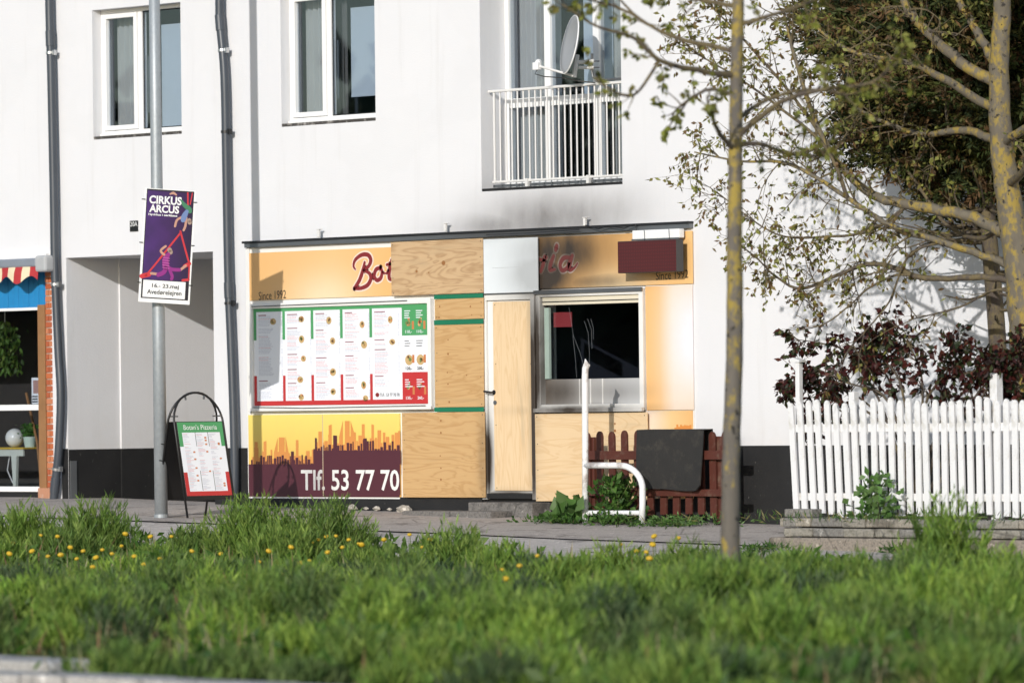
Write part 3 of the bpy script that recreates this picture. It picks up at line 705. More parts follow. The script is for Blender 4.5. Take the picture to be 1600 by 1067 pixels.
lowp = m_print('smoked_panel', [(0, (.20, .18, .16)), (.35, (.36, .35, .34)), (1, (.50, .51, .52))], q[0], q[1], 0, 0, soot=1.0)
q2 = rect(851, 1007, 591.5, 634, .03); MB().box(q2[0], q2[1], .025, .042, q2[2], q2[3]).build('lower_panel', lowp, swo, .003)
for px in (905, 922, 941): 
    g_ = X(px, 612, .02); MB().box(g_, g_+.012, .018, .026, q2[2], q2[3]).build('panel_bar', WSOOT, swo)
q = rect(853, 860, 481, 592, .02); MB().box(q[0], q[1], .0, .03, q[2], q[3]).build('inner_strip', simple('sage_strip', (.30, .38, .33), .6), swo)
q = rect(865, 893, 488, 511, .07); MB().box(q[0], q[1], .07, .08, q[2], q[3]).build('notice', simple('dark_red_rectangle', (.30, .03, .035), .6), swo)  # plain dark red rectangle just behind the shop pane
ck = MB()
for pts in ([(889,480),(896,525),(906,550),(913,575)], [(913,502),(919,520),(921,550),(920,580)], [(918,498),(924,515),(925,545)], [(923,498),(927,512),(927,530)], [(895,525),(899,560),(901,590)]): ck.tube([at(a, b, .046) for a, b in pts], .0008, 4)
ck.build('crack', simple('crack_white', (.3, .32, .34), .5), swo)
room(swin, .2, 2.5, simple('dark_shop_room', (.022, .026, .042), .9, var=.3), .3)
# spot-light stubs and loose wires on the header beam
for px, py in ((497, 362), (695, 353), (913, 344)):
    c = at(px, py, -.08); s_ = MB(); s_.box(c.x-.012, c.x+.02, -.09, -.06, c.z-.06, c.z+.02); s_.box(c.x-.02, c.x+.05, -.095, -.055, c.z+.021, c.z+.03); s_.build('sign_bracket', RW, SF, .004)
wm = MB(); wm.tube([at(915,352,-.12), at(935,358,-.13), at(950,353,-.12), at(975,357,-.13), at(993,350,-.12), at(995,365,-.12)], .006, 5); wm.tube([at(760,367,-.11), at(830,364,-.12), at(905,359,-.11)], .005, 5); wm.build('loose_wire', BLACK, SF)
rebase(SF)

# plywood boards nailed over the burnt openings
def board(l, r, t, b, mat, label, y=-.06, th=.016, grp='plywood boards over the fire damage'):
    q = rect(l, r, t, b, y - th); e = MB().box(-(q[1]-q[0])/2, (q[1]-q[0])/2, -th, 0, 0, q[3]-q[2]).build('plywood_board', mat)
    bv = e.modifiers.new('bevel', 'BEVEL'); bv.width = .003; bv.segments = 1
    e.location = ((q[0]+q[1])/2, y, q[2]); tag(e, label, 'plywood board', grp)
    hw_, hh_ = (q[1]-q[0])/2, q[3]-q[2]
    for sx in (-1, 1):
        for k in range(2 if hh_ < .4 else 4): MB().disc(sx*(hw_-.03-.01*random.random()), .03 + (hh_-.06)*k/(1 if hh_ < .4 else 3) + random.uniform(-.02, .02)*(0 < k < 3), .0065, .0065, -th-.0008, n=8).build('screw', SCREW, e)
    e.rotation_euler = (0, random.uniform(-.004, .004), 0)
    return e, q
SCREW = simple('screw_head', (.10, .09, .08), .4, .7)
KNOT = simple('plywood_knot', (.30, .13, .04), .7, var=.3)
def knots(e, q, pts, r=.014):
    for px, py, k in pts:
        c = at(px, py, e.location.y - .017); MB().disc(c.x - e.location.x, c.z - e.location.z, r*k, r*k*.85, -.0175, n=9).build('knot', KNOT, e)
e, q = board(611, 754.5, 375.5, 460, PLY_D, 'wide plywood board with wild grain covering the middle of the orange sign'); knots(e, q, [(693,411,2.2),(651,424,1.3),(670,426,.8)])
e, q = board(679, 755, 466.5, 499, PLY_B, 'small plywood strip between two green tapes beside the menu board'); knots(e, q, [(687,479,.8),(735,479,.9),(686,496,.9),(737,492,.6)])
for t0, t1 in ((459.8, 466.3), (499.3, 506.8)):
    z = rect(678.5, 755, t0, t1, -.077); MB().box(z[0]-e.location.x, z[1]-e.location.x, -.021, -.0165, z[2]-e.location.z, z[3]-e.location.z).build('green_tape', GREENT, e)
e, q = board(679, 755, 507, 636, PLY_B, 'tall tan plywood board filling the gap right of the menu board'); knots(e, q, [(700,531,.7),(700,553,1),(699,582,.7),(700,600,.8),(702,628,1),(729,586,.7)])
z = rect(679, 756, 636.3, 643, -.077); MB().box(z[0]-e.location.x, z[1]-e.location.x, -.021, -.0165, z[2]-e.location.z, z[3]-e.location.z).build('green_tape', GREENT, e)
e, q = board(628.5, 757.5, 644, 777, PLY_B, 'square tan plywood board at ground level beside the phone number panel'); knots(e, q, [(689,657,.9),(689,676,1),(688,712,.7),(689,731,.8),(689,749,1)])
e, q = board(771, 833.5, 471, 766.5, PLY_C, 'tall pale plywood board screwed over the shop door', y=-.024)
e, q = board(836.5, 1012, 645.5, 783, PLY_A, 'wide pale plywood board below the sooty window'); knots(e, q, [(961,662,.9),(961,673,1.3)])
q = rect(755.5, 840, 372.5, 457.5, -.075); WP = simple('white_sheet_sooty', (.74, .78, .80), .5, var=.08, soot=.45)
e = MB().box(-(q[1]-q[0])/2, (q[1]-q[0])/2, -.015, 0, 0, q[3]-q[2]).build('white_board', WP, None, .003); e.location = ((q[0]+q[1])/2, -.06, q[2])
tag(e, 'blank white board above the boarded door, sooty at its lower corner', 'board')
cz_ = at(800, 418, -.075); MB().box(-.28, .22, -.0165, -.0148, cz_.z-q[2], cz_.z-q[2]+.004).build('seam', simple('seam_grey', (.45,.46,.47), .6), e)

# red display box and the white lamp above it
q = (at(965, 377.5, -.24), at(1057.5, 424, -.24)); dpt = .16
E = empty('display_box', ((q[0].x+q[1].x)/2, -.19, q[1].z), 'dark red rectangular display box mounted over the orange fascia', 'sign')
RED = NT('red_led_mesh'); p_ = RED.pos(); s3 = RED.sep(p_)
gl_ = RED.math('GREATER_THAN', RED.math('FRACT', RED.math('MULTIPLY', s3[0], 28.0)), .35); gl2 = RED.math('GREATER_THAN', RED.math('FRACT', RED.math('MULTIPLY', s3[2], 28.0)), .35)
RED = RED.done(RED.mix(RED.math('MULTIPLY', gl_, gl2), (.060, .009, .010), (.085, .011, .012)), .6)
hx, hz_ = (q[1].x-q[0].x)/2, q[0].z-q[1].z
MB().box(-hx, hx, -.05, .05, 0, hz_).build('housing', simple('housing_black', (.05, .045, .042), .5), E, .004)
MB().box(-hx+.006, hx-.006, -.055, -.0502, .006, hz_-.006).build('display_face', RED, E)
for s_ in (-.5, .5): MB().box(s_*hx-.015, s_*hx+.015,   .0505, .17, hz_*.6, hz_*.6+.03).build('bracket', GREYM, E)
q = (at(987.5, 360.5, -.14), at(1061, 371.5, -.14)); E2 = empty('sign_lamp', ((q[0].x+q[1].x)/2, -.1, q[1].z), 'white strip lamp fixed above the red display box', 'lamp')
hx2, hz2 = (q[1].x-q[0].x)/2, abs(q[0].z-q[1].z) 
MB().box(-hx2, hx2, -.04, .04, 0, hz2).build('lamp_body', WHITE, E2, .008)
MB().box(-hx2-.004, hx2+.004, -.046, -.0405, -.012, .004).build('lamp_lip', GREYM, E2)
for a_ in (-.45, .6): MB().tube([(hx2*a_, -.05, hz2), (hx2*a_+.01, -.055, -.02), (hx2*a_, -.06, -.07)], .0025, 5).build('wire', BLACK, E2)

# doorstep, plaster rubble
E = empty('doorstep', (X(800, 790, -.3), -.3, 0), 'worn concrete doorstep in front of the boarded door', 'step')
STP = m_ground('step_concrete', (.15, .14, .13), (.2, .185, .17), (.08, .075, .07))
xa, xb = X(742, 790, -.2), X(842, 790, -.2); g0 = gz((xa+xb)/2, -.3)
MB().box(xa, xb, -.30, -.013, g0-.2, zb-.045).build('upper_step', STP, E, .012); MB().box(xa-.7, xb-.3, -.62, -.302, g0-.2, g0+.06).build('lower_step', STP, E, .012); rebase(E)
RUB = m_ground('plaster_rubble', (.36, .33, .28), (.45, .41, .36), (.22, .2, .17))
for i, (px, s_) in enumerate([(552, .07), (592, .05), (634, .085), (575, .035), (612, .03)]):
    c = at(px, 792, -.09); mb = MB(); mb.sphere((0, 0, 0), s_, 8, 5, (1.3, .5, .45)); mb.v = [(a+random.uniform(-.25,.25)*s_, b+random.uniform(-.2,.2)*s_, c_+random.uniform(-.15,.15)*s_) for a, b, c_ in mb.v]
    o = mb.build('plaster_lump', RUB); o.location = (c.x, -.12, gz(c.x, -.12) + .02 + s_*.1)
    tag(o, ['longish plaster lump, leftmost of those under the phone number panel', 'middling plaster lump in the middle under the phone number panel', 'largest plaster lump, rightmost under the phone number panel', 'small plaster lump, second from the left under the panel', 'smallest plaster crumb, second from the right under the panel'][i], 'rubble', 'plaster lumps under the panel')
# ================================================================== NEIGHBOUR SHOP (left edge)
N = empty('neighbour_shop', (X(40, 770), 0, gz(X(40, 770), 0)), 'neighbouring shopfront with blue boards, brick pier and large display window', 'shopfront')
NX0 = -12.5
WOOD = simple('brown_post_wood', (.30, .15, .06), .6, var=.5, scale=5); BLUE = simple('blue_board_paint', (.015, .22, .50), .5, var=.2, scale=4)
q = rect(20, 74, 397, 404, -.05); MB().box(NX0, nb[1], -.06, .19, q[2], nb[3]+.01).build('white_ledge', WHITE, N, .004)
zbl, zbt = Z(40, 481), Z(40, 402); nxr = X(73, 450)
x = nxr
while x > NX0:
    MB().box(x - .092, x, .03 + random.uniform(0, .004), .06, zbl, zbt - .02).build('board', BLUE, N, .004); x -= .097
q = rect(30, 62.5, 480.5, 485, 0); xf = X(62.5, 600)
wf = MB(); wf.box(NX0, xf, .02, .09, q[2], q[3]); tq = rect(30, 62, 632, 641); wf.box(NX0, xf, .02, .09, tq[2], tq[3]); bq = rect(30, 63, 760, 768); wf.box(NX0, X(64, 760), -.03, .09, bq[2], bq[3]); wf.build('window_frame', WHITE, N, .004)
MB().box(NX0, xf, .05, .056, tq[3], q[2]).build('pane', GLASS_D, N); MB().box(NX0, xf, .05, .056, bq[3], tq[2]).build('pane', GLASS_D, N)
MB().box(NX0, X(64, 770), .0, .2, -.6, bq[2] - .002).build('base', PLINTH, N)
MB().box(X(61.5, 600), X(72.5, 600), -.02, .10, bq[2] + .01, zbl + .03).build('post', WOOD, N, .006)
MB().box(X(62, 775, -.02), X(80, 775, -.02), -.05, .10, -.5, Z(70, 762)).build('pier_base', simple('pier_base_render', (.45, .22, .13), .8, dirt=((.6, .5, .42), 6)), N, .01)
bxa, bxb = X(72.5, 600) + .003, nb[1] + .03
MB().box(bxa, bxb, .006, .15, Z(70, 762), zbt).build('mortar', simple('mortar', (.45, .38, .32), .9, bump=.3), N)
BR = [simple('brick_orange', (.48, .13, .045), .85, var=.4, bump=.3), simple('brick_red', (.40, .10, .04), .85, var=.4, bump=.3), simple('brick_pale', (.52, .19, .09), .85, var=.5, bump=.3, dirt=((.6, .5, .42), 5))]
zc = Z(70, 762) + .006; k = 0; wbr = bxb - bxa; brm = {}
while zc < zbt - .065:
    segs = [(0, 1)] if k % 2 else [(0, .47), (.53, 1)]
    for a, b in segs:
        j = random.randrange(3); key = (a, b, j)
        if key not in brm:
            brm[key] = MB().box(a * wbr + .002, b * wbr - .002, -.006, .02, 0, .062).build('brick', BR[j], N); o = brm[key]
        else: o = link('brick', brm[key].data, N)
        o.location = (bxa, random.uniform(-.002, .002), zc)
    zc += .0745; k += 1
rm_ = MB(); rm_.quad((NX0,2.2,-.6),(NX0,2.2,3.2),(nb[1],2.2,3.2),(nb[1],2.2,-.6)); rm_.quad((nb[1],.21,-.6),(nb[1],2.2,-.6),(nb[1],2.2,3.2),(nb[1],.21,3.2)); rm_.quad((NX0,.21,-.6),(NX0,.21,3.2),(NX0,2.2,3.2),(NX0,2.2,-.6)); rm_.quad((NX0,.21,nb[3]),(nb[1],.21,nb[3]),(nb[1],2.2,nb[3]),(NX0,2.2,nb[3]))
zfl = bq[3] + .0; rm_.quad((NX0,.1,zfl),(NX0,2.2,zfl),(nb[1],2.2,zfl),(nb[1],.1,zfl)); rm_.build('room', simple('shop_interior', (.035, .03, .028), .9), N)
rebase(N)
# awning
AW = empty('awning', (X(40, 410, -.2), -.2, Z(40, 412, -.2)), 'folded awning with red and cream striped valance over the left shop', 'awning')
q = rect(20, 64, 404, 418, -.14); MB().box(NX0, X(64, 410, -.14), -.22, -.06, q[2], q[3]).build('cassette', simple('awning_grey', (.30, .33, .38), .4, .3), AW, .02)
q = rect(61, 78, 399, 425, -.18); MB().box(q[0], q[1], -.25, -.04, q[2], q[3]).build('end_cap', simple('cap_grey', (.42, .43, .44), .45), AW, .03)
SR = simple('awning_red', (.42, .03, .035), .8, var=.1); SC_ = simple('awning_cream', (.72, .62, .42), .8, var=.1)
ztop, zlow = Z(30, 414, -.22), Z(30, 438, -.22); xe = X(57, 425, -.22); sw_ = .135; i = 0
while xe - i * sw_ > NX0:
    mb = MB(); b = len(mb.v)
    for k in range(7):
        xx = xe - i * sw_ - sw_ * k / 6; low = zlow + .045 * math.sin(xx * 14.0); yy = -.215 - .02 * math.sin(xx * 9)
        mb.v += [(xx, -.20, ztop), (xx, yy, (ztop + low) / 2), (xx, yy - .01, low)]
    for k in range(6):
        for j in range(2): mb.f.append((b+3*k+j, b+3*k+j+1, b+3*k+j+4, b+3*k+j+3)); mb.mi.append(0)
    o = mb.build('valance_stripe', SR if i % 2 == 0 else SC_, AW); sm = o.modifiers.new('s', 'SOLIDIFY'); sm.thickness = .003; i += 1
MB().tube([(NX0, -.2, ztop+.005), (xe, -.2, ztop+.005)], .014, 8).build('front_rail', STEEL, AW); rebase(AW)
# leaves helper ------------------------------------------------------
def leaf_mesh(name, P, D, Sd, L, Wd, C, mat, parent=None):
    P, D, Sd, C = map(np.asarray, (P, D, Sd, C)); L = np.asarray(L)[:, None]; Wd = np.asarray(Wd)[:, None]; n = len(P)
    up = np.cross(D, Sd)
    v = np.stack([P, P + D*L*.45 + Sd*Wd + up*Wd*.35, P + D*L, P + D*L*.45 - Sd*Wd + up*Wd*.35], 1).reshape(-1, 3)
    me = bpy.data.meshes.new(name); me.vertices.add(4*n); me.loops.add(6*n); me.polygons.add(2*n)
    me.vertices.foreach_set('co', v.astype(np.float32).ravel())
    ix = (np.arange(n)[:, None]*4 + np.array([0, 1, 2, 0, 2, 3])).ravel(); me.loops.foreach_set('vertex_index', ix.astype(np.int32))
    me.polygons.foreach_set('loop_start', (np.arange(2*n)*3).astype(np.int32)); me.polygons.foreach_set('loop_total', np.full(2*n, 3, np.int32))
    me.materials.append(mat); me.update(calc_edges=True)
    at_ = me.color_attributes.new('Col', 'FLOAT_COLOR', 'POINT'); c = np.ones((n, 4, 4), np.float32); c[:, :, :3] = C[:, None, :]; at_.data.foreach_set('color', c.ravel())
    return link(name, me, parent)
def nrmz(a): return a / np.maximum(np.linalg.norm(a, axis=1, keepdims=True), 1e-9)
def rdir(n): return nrmz(rng.normal(size=(n, 3)))
def side(D, n=None):
    s = np.cross(D, rdir(len(D))); return nrmz(s)
def pick(cols, n, j=.25):
    c = np.array(cols)[rng.integers(0, len(cols), n)]; return np.clip(c * (1 + rng.uniform(-j, j, (n, 1))), 0, 1)
LEAF = m_leaf('leaf_tissue'); NEEDLE = m_leaf('conifer_scale', .08, .7); GRASSM = m_leaf('grass_blade', .42, .55)
STEMG = simple('green_stem', (.09, .13, .03), .7)
# things in the left shop window
yi = .38
c = at(23, 684, yi); E = MB().sphere((0, 0, 0), .112, 24, 14).build('globe_lamp', simple('opal_glass', (.72, .72, .70), .25, var=.04), None, smooth=True); E.location = c
tag(E, 'round white opal glass globe lamp on the display table', 'lamp')
ztb = c.z - .112
MB().tube([(.0, -.05, -.11), (.03, -.10, -.2), (-.02, -.1, -.38), (.06, -.1, -.5), (.13, -.1, -.58)], .006, 6).build('cord', WHITE, E)
E = empty('display_table', (X(28, 730, yi), yi, bq[3]), 'pale painted display table with yellow top inside the left shop window', 'table')
xa, xb = X(-40, 730, yi), X(57, 730, yi); LG = simple('pale_table_paint', (.55, .58, .52), .6)
MB().box(xa, xb, yi-.2, yi+.25, ztb-.02, ztb).build('table_top', simple('yellow_top', (.62, .42, .05), .5), E, .004)
MB().box(xa+.1, xb-.02, yi-.18, yi-.16, ztb-.1, ztb-.022).build('apron', LG, E)
for xx in (X(8, 730, yi), X(40, 730, yi)):
    MB().prism([(xx, bq[3]), (xx+.05, bq[3]), (xx+.07, ztb-.1), (xx-.03, ztb-.1)], yi-.19, yi-.155).build('leg', LG, E)
rebase(E)
c = at(47, 699, yi); E = empty('potted_plant', (c.x, yi, ztb), 'small leafy green plant in a pale mint pot on the display table', 'plant')
mb = MB(); mb.tube([(0,0,0),(0,0,.11),(0,0,.125)], [.062, .08, .082], 18); mb.build('pot', simple('mint_pot', (.50, .62, .56), .5), E, smooth=False)
n = 260; p = np.column_stack([rng.normal(0, .05, n), rng.normal(0, .05, n), rng.uniform(.12, .27, n)]); D = nrmz(rdir(n) + [0, 0, .6]); leaf_mesh('foliage', p, D, side(D), rng.uniform(.03, .05, n), rng.uniform(.01, .018, n), pick([(.06, .17, .03), (.10, .22, .05)], n), LEAF, E)
c = at(8, 540, yi); E = empty('hanging_plant', (c.x, yi, c.z + .25), 'trailing green plant hanging in the left shop window', 'plant')
MB().tube([(0, 0, 0), (.0, 0, .55)], .006, 5).build('cord', WHITE, E)
n = 420; t_ = rng.uniform(0, 1, n); p = np.column_stack([rng.normal(0, .10, n), rng.normal(0, .08, n), .05 - t_ * .62]); D = nrmz(rdir(n) * .6 + [0, 0, -1]); leaf_mesh('foliage', p, D, side(D), rng.uniform(.05, .09, n), rng.uniform(.014, .024, n), pick([(.09, .17, .03), (.14, .20, .04), (.05, .1, .02)], n), LEAF, E)
q = rect(49.5, 61.5, 590, 631, .06); E = MB().box(q[0], q[1], .060, .064, q[2], q[3]).build('window_notice', PW); tag(E, 'small white paper notice taped inside the left shop window', 'notice')
dh = q[3]-q[2]; pm_ = MB(); pm_.flat(q[0]+.03, q[1]-.01, q[2]+dh*.4, q[3]-dh*.1, .058); pm_.build('printed_picture', flatc('pic', (.42, .25, .22)), E); pm_ = MB()
for k in range(3): pm_.flat(q[0]+.01, q[1]-.03, q[2]+dh*(.06+.1*k), q[2]+dh*(.11+.1*k), .058)
pm_.build('printed_text', INK, E)['kind'] = 'stuff'
a_, b_ = at(41, 614, .5), at(58, 690, .35); E = MB().tube([a_, b_, Vector((b_.x + .1, .33, bq[3]))], .016, 8).build('wooden_stick', WOOD); tag(E, 'slanting wooden stick leaning inside the left shop window', 'stick')

# ================================================================== LAMP POST, POSTER, A-BOARD
GALV = NT('galvanised_steel'); p_ = GALV.pos()
gc = GALV.mix(GALV.noise(GALV.mapping(p_, (30, 30, 22)), 1.0, 3), (.27, .30, .32), (.42, .45, .47)); gc = GALV.mix(GALV.ramp(GALV.noise(p_, 3, 5, .7), [(.5, 0), (.7, 1)]), gc, (.33, .35, .36)); GALV.bump(GALV.noise(p_, 60, 3), .15, .003); GALV = GALV.done(gc, .5, .35)
YP = -2.38; pb_ = at(252, 806, YP)
print('POLE', pb_)
pt_ = at(238.5, -200, YP); E = empty('lamp_post', pb_, 'galvanised steel lamp post carrying the circus poster', 'lamp post')
MB().tube([pb_ - Vector((0, 0, .2)), pb_ + (pt_ - pb_) * .3, pb_ + (pt_ - pb_) * .6, pt_], [.071, .068, .062, .057], 24).build('pole', GALV, E, smooth=True)
MB().tube([pb_ - Vector((0, 0, .05)), pb_ + Vector((0, 0, .02))], .078, 20).build('collar', GALV, E); rebase(E)
# circus poster
pc = at(246.5, 474, YP - .08); PWD, PHT = .555, 1.22
E = empty('circus_poster', (pc.x, YP - .01, pc.z), 'purple and black circus poster on a white board tied to the lamp post', 'poster', math.radians(58)); E.rotation_euler = (0, math.radians(4.0), math.radians(58))
yo = -.085
MB().box(-PWD/2, PWD/2, yo, yo+.006, 0, PHT).build('backing_board', WHITE, E)
PU = lambda u: -PWD/2 + PWD*u
PV = lambda v: PHT*(1-v)
def pflat(nm_, m_, rs, lay):
    mb = MB()
    for u0_, u1_, v0_, v1_ in rs: mb.flat(PU(u0_), PU(u1_), PV(v1_), PV(v0_), yo - .0012*lay)
    o = mb.build(nm_, m_, E)
    if len(rs) > 1: o['kind'] = 'stuff'
    return o
pflat('printed_ground', flatc('poster_black', (.012, .008, .014)), [(.045, .965, .006, .965)], 1)
PUR = NT('poster_purple'); s3 = PUR.sep(PUR.obj()); f_ = PUR.math('DIVIDE', PUR.math('ADD', s3[0], PWD/2), PWD, clamp=True)
PUR = PUR.done(PUR.mix(PUR.noise(PUR.obj(), 4, 3), PUR.ramp(f_, [(0, (.10, .03, .24)), (.5, (.075, .015, .15)), (1, (.012, .005, .02))]), (.02, .008, .04)), .4)
pflat('printed_backdrop', PUR, [(.06, .955, .02, .80)], 2)
def strokes(nm_, m_, sts, lay):
    mb = MB()
    for wd, pts in sts: ribbon(mb, [(PU(a), PV(b), *r) for a, b, *r in pts], wd * PWD, yo - .0012*lay, 0, 5)
    mb.build(nm_, m_, E)['kind'] = 'stuff'
strokes('printed_ribbon', flatc('poster_red', (.55, .03, .04)), [(.035, [(.75,.37),(.5,.53),(.28,.67),(.1,.78)]), (.035, [(.74,.36),(.82,.47),(.94,.63)]), (.03, [(.95,.62),(.955,.77)]), (.03, [(.84,.02),(.86,.14)]), (.02, [(.93,.02),(.9,.12)]), (.09, [(.04,.775),(.18,.755)]), (.07, [(.86,.665),(.95,.64)]), (.05, [(.84,.79),(.95,.78)])], 3)
SKIN = flatc('poster_skin', (.50, .27, .20)); GRN = flatc('poster_green', (.05, .20, .10)); MAG = flatc('poster_magenta', (.26, .02, .20)); BLU = flatc('poster_blue', (.15, .22, .42)); HAIR = flatc('poster_hair', (.35, .25, .2))
strokes('printed_figure', GRN, [(.085, [(.72,.09,.5),(.78,.125,.9),(.88,.16,1.1),(.90,.18,1)])], 4); strokes('printed_figure', BLU, [(.11, [(.84,.185,.7),(.80,.225,1),(.78,.26,.9)])], 5)
strokes('printed_figure', SKIN, [(.045, [(.76,.235),(.66,.265),(.63,.32)]), (.045, [(.84,.24),(.83,.31),(.80,.35)]), (.05, [(.50,.04,.6),(.56,.03,1),(.62,.045,.6)]), (.045, [(.50,.59),(.38,.545),(.47,.50)]), (.05, [(.78,.70),(.88,.66)]), (.05, [(.36,.75),(.22,.745)])], 4)
strokes('printed_figure', HAIR, [(.08, [(.90,.26),(.91,.28)]), (.09, [(.55,.53),(.57,.55)])], 5)
strokes('printed_figure', MAG, [(.13, [(.53,.57,.6),(.48,.62,.9),(.50,.68,1)]), (.07, [(.50,.68),(.62,.70),(.76,.70)]), (.085, [(.50,.69),(.46,.73),(.36,.755)]), (.06, [(.58,.71),(.63,.76),(.62,.785)])], 6)
strokes('printed_stripe', flatc('poster_pink', (.5, .12, .35)), [(.012, [(.43,.60+.022*k),(.56,.605+.022*k)]) for k in range(5)], 7)
mb = MB(); letter(mb, 'CIRKUS', PU(.10), PU(.73), PV(.135), PV(.062), yo-.010, tilt=0); letter(mb, 'ARCUS', PU(.11), PU(.69), PV(.21), PV(.142), yo-.010); letter(mb, 'Nycirkus i særklasse', PU(.10), PU(.66), PV(.243), PV(.219), yo-.010); mb.build('lettering', WHITE, E)
pflat('date_sticker', WHITE, [(.075, .90, .805, .955)], 3)
mb = MB(); letter(mb, '16.- 23.maj', PU(.25), PU(.77), PV(.878), PV(.832), yo-.006); letter(mb, 'Avedørelejren', PU(.16), PU(.83), PV(.938), PV(.886), yo-.006); mb.build('lettering', INK, E)
for u, v in ((-.01, .10), (1.0, .10), (-.01, .48), (1.0, .48), (-.01, .83), (1.0, .83)): MB().box(PU(u)-.018, PU(u)+.018, yo-.012, yo+.012, PV(v)-.005, PV(v)+.005).build('cable_tie', BLACK, E)
MB().tube([(-.06, yo+.007, .3), (-.08, .02, .3), (0, .09, .3), (.08, .02, .3), (.06, yo+.007, .3)], .004, 5).build('tie_wire', BLACK, E)
# A-board
ab = at(307, 803, -2.1); ab.z = gz(ab.x, ab.y); WA, HS, RA = .315, 1.03, .315
E = empty('menu_a_board', ab, 'folding pavement A-board with green and red pizzeria menu beside the lamp post', 'a-board', math.radians(84))
def slant(x, s, sg, off=0.0):                       # point on a leg frame: x across, s up the slant
    a = .23; return Vector((x, sg * (.30 - s * math.sin(a)) + sg * off * math.cos(a), s * math.cos(a) + off * math.sin(a)))
for sg in (-1, 1):
    pts = [slant(-WA, 0, sg), slant(-WA, HS, sg)] + [slant(-RA * math.cos(t), HS + RA * 1.08 * math.sin(t), sg) for t in np.linspace(.15, math.pi - .15, 16)] + [slant(WA, HS, sg), slant(WA, 0, sg)]
    MB().tube(pts, .0125, 8).build('hoop_frame', BLACK, E, smooth=True)
    bp = MB(); c4 = [slant(-WA+.01, .19, sg, -.004), slant(WA-.01, .19, sg, -.004), slant(WA-.01, HS+.02, sg, -.004), slant(-WA+.01, HS+.02, sg, -.004)]
    d4 = [slant(-WA+.01, .19, sg, .010), slant(WA-.01, .19, sg, .010), slant(WA-.01, HS+.02, sg, .010), slant(-WA+.01, HS+.02, sg, .010)]
    bp.add(c4 + d4, [(0,1,2,3),(4,7,6,5),(0,4,5,1),(1,5,6,2),(2,6,7,3),(3,7,4,0)]); bp.build('sign_panel', BLACK, E)
    for xx in (-.28, .28): MB().box(xx-.02, xx+.02, slant(0, HS+.08, sg).y-.01, slant(0, HS+.08, sg).y+.01, slant(0, HS+.08, sg).z-.008, slant(0, HS+.08, sg).z+.008).build('clip', GREYM, E)
    for t in (1.15, 1.95):
        a_ = slant(-RA*math.cos(t), HS + RA*1.08*math.sin(t), sg); MB().tube([a_, a_ + Vector((.02*math.cos(t), 0, -.05))], .008, 6).build('clip', GREYM, E)
def aq(nm_, m_, rs, lay):
    mb = MB(); z0_, z1_ = .235, HS+.012
    for a, b, c_, d_ in rs:
        P4 = [slant(-WA+.025 + (2*WA-.05)*u, z1_ - (z1_-z0_)*v, -1, .0105 + .0012*lay) for u, v in ((a, d_), (b, d_), (b, c_), (a, c_))]; mb.quad(*P4)
    o = mb.build(nm_, m_, E)
    if len(rs) > 1: o['kind'] = 'stuff'
    return o
aq('printed_sheet', PW, [(0, 1, 0, 1)], 1); aq('printed_header', PG, [(0, 1, 0, .14), (0, .08, .14, .33), (.92, 1, .14, .33)], 2); aq('printed_footer', PRD, [(0, 1, .94, 1), (0, .08, .68, .94), (.92, 1, .68, .94)], 2)
aq('printed_divider', INK, [(.365, .375, .14, .33), (.645, .655, .14, .33), (.365, .375, .66, .93), (.645, .655, .66, .93)], 2)
tl, tr2, fd = [], [], []
for c_ in (.1, .39, .67):
    for k in range(52):
        v = .16 + k * .0148
        if rr.random() < .14: continue
        (tr2 if rr.random() < .3 else tl).append((c_, c_ + rr.uniform(.06, .17), v, v + .005))
    for k in range(5): v = rr.uniform(.18, .9); fd.append((c_+.17, c_+.215, v, v + .022))
aq('menu_text', PGREY, tl, 2); aq('menu_text', PRT, tr2, 2); aq('printed_food', FM[0], fd, 3)
v_, f_ = WM["Botan's Pizzeria"]; mb = MB(); mb.add([slant(-WA+.025 + (2*WA-.05)*(.13 + .74*a), HS+.012 - .795*(.105 - .07*b), -1, .0145) for a, b in v_], f_); mb.build('lettering', PALE if False else WHITE, E)
for s_ in (.62, .80): MB().tube([slant(-WA, s_, 1) + Vector((.0, .0, 0)), slant(-WA, s_, 1) + Vector((-.05, .0, .01))], .006, 5).build('cable_tie', BLACK, E)

# ================================================================== BARRIER HOOP, BROWN FENCE, MAT
CHIP = simple('chipped_white_paint', (.78, .78, .78), .4, var=.06, dirt=((.30, .24, .20), 3.2))
rb = ground(914.5, 817); YB = rb.y; print('RAIL', rb)
E = empty('barrier_hoop', rb, 'white painted steel post with broken tip and curved hoop in front of the brown fence', 'barrier')
hp = lambda px, py: at(px, py, YB)
MB().tube([rb - Vector((0,0,.1)), hp(914.5, 700), hp(914, 590), hp(914.5, 576), hp(917, 569)], .033, 14).build('post', CHIP, E, smooth=True)
tip = hp(915, 567); MB().tube([hp(916, 574), hp(916, 568), hp(914.5, 561)], [.03, .024, .004], 10).build('broken_tip', CHIP, E); MB().tube([hp(916, 571), hp(920.5, 571)], [.022, .015], 8).build('stub', CHIP, E)
hb_ = [hp(915, 727), hp(950, 727), hp(968, 727)] + [hp(968 + 36*math.sin(t), 764 - 37*math.cos(t)) for t in np.linspace(.2, 1.57, 9)] + [hp(1004, 785), hp(1003, 820)]
MB().tube(hb_, .033, 14).build('hoop', CHIP, E, smooth=True)
MB().tube([hp(915, 801), hp(1003, 801)], .026, 12).build('lower_bar', CHIP, E); rebase(E)
BRN = simple('red_brown_stain', (.085, .02, .011), .6, var=.45, scale=5, dirt=((.13, .08, .055), 6)); YF = -.42
E = empty('brown_picket_fence', at(1030, 803, YF), 'red-brown stained picket fence with round topped boards below the orange panels', 'fence')
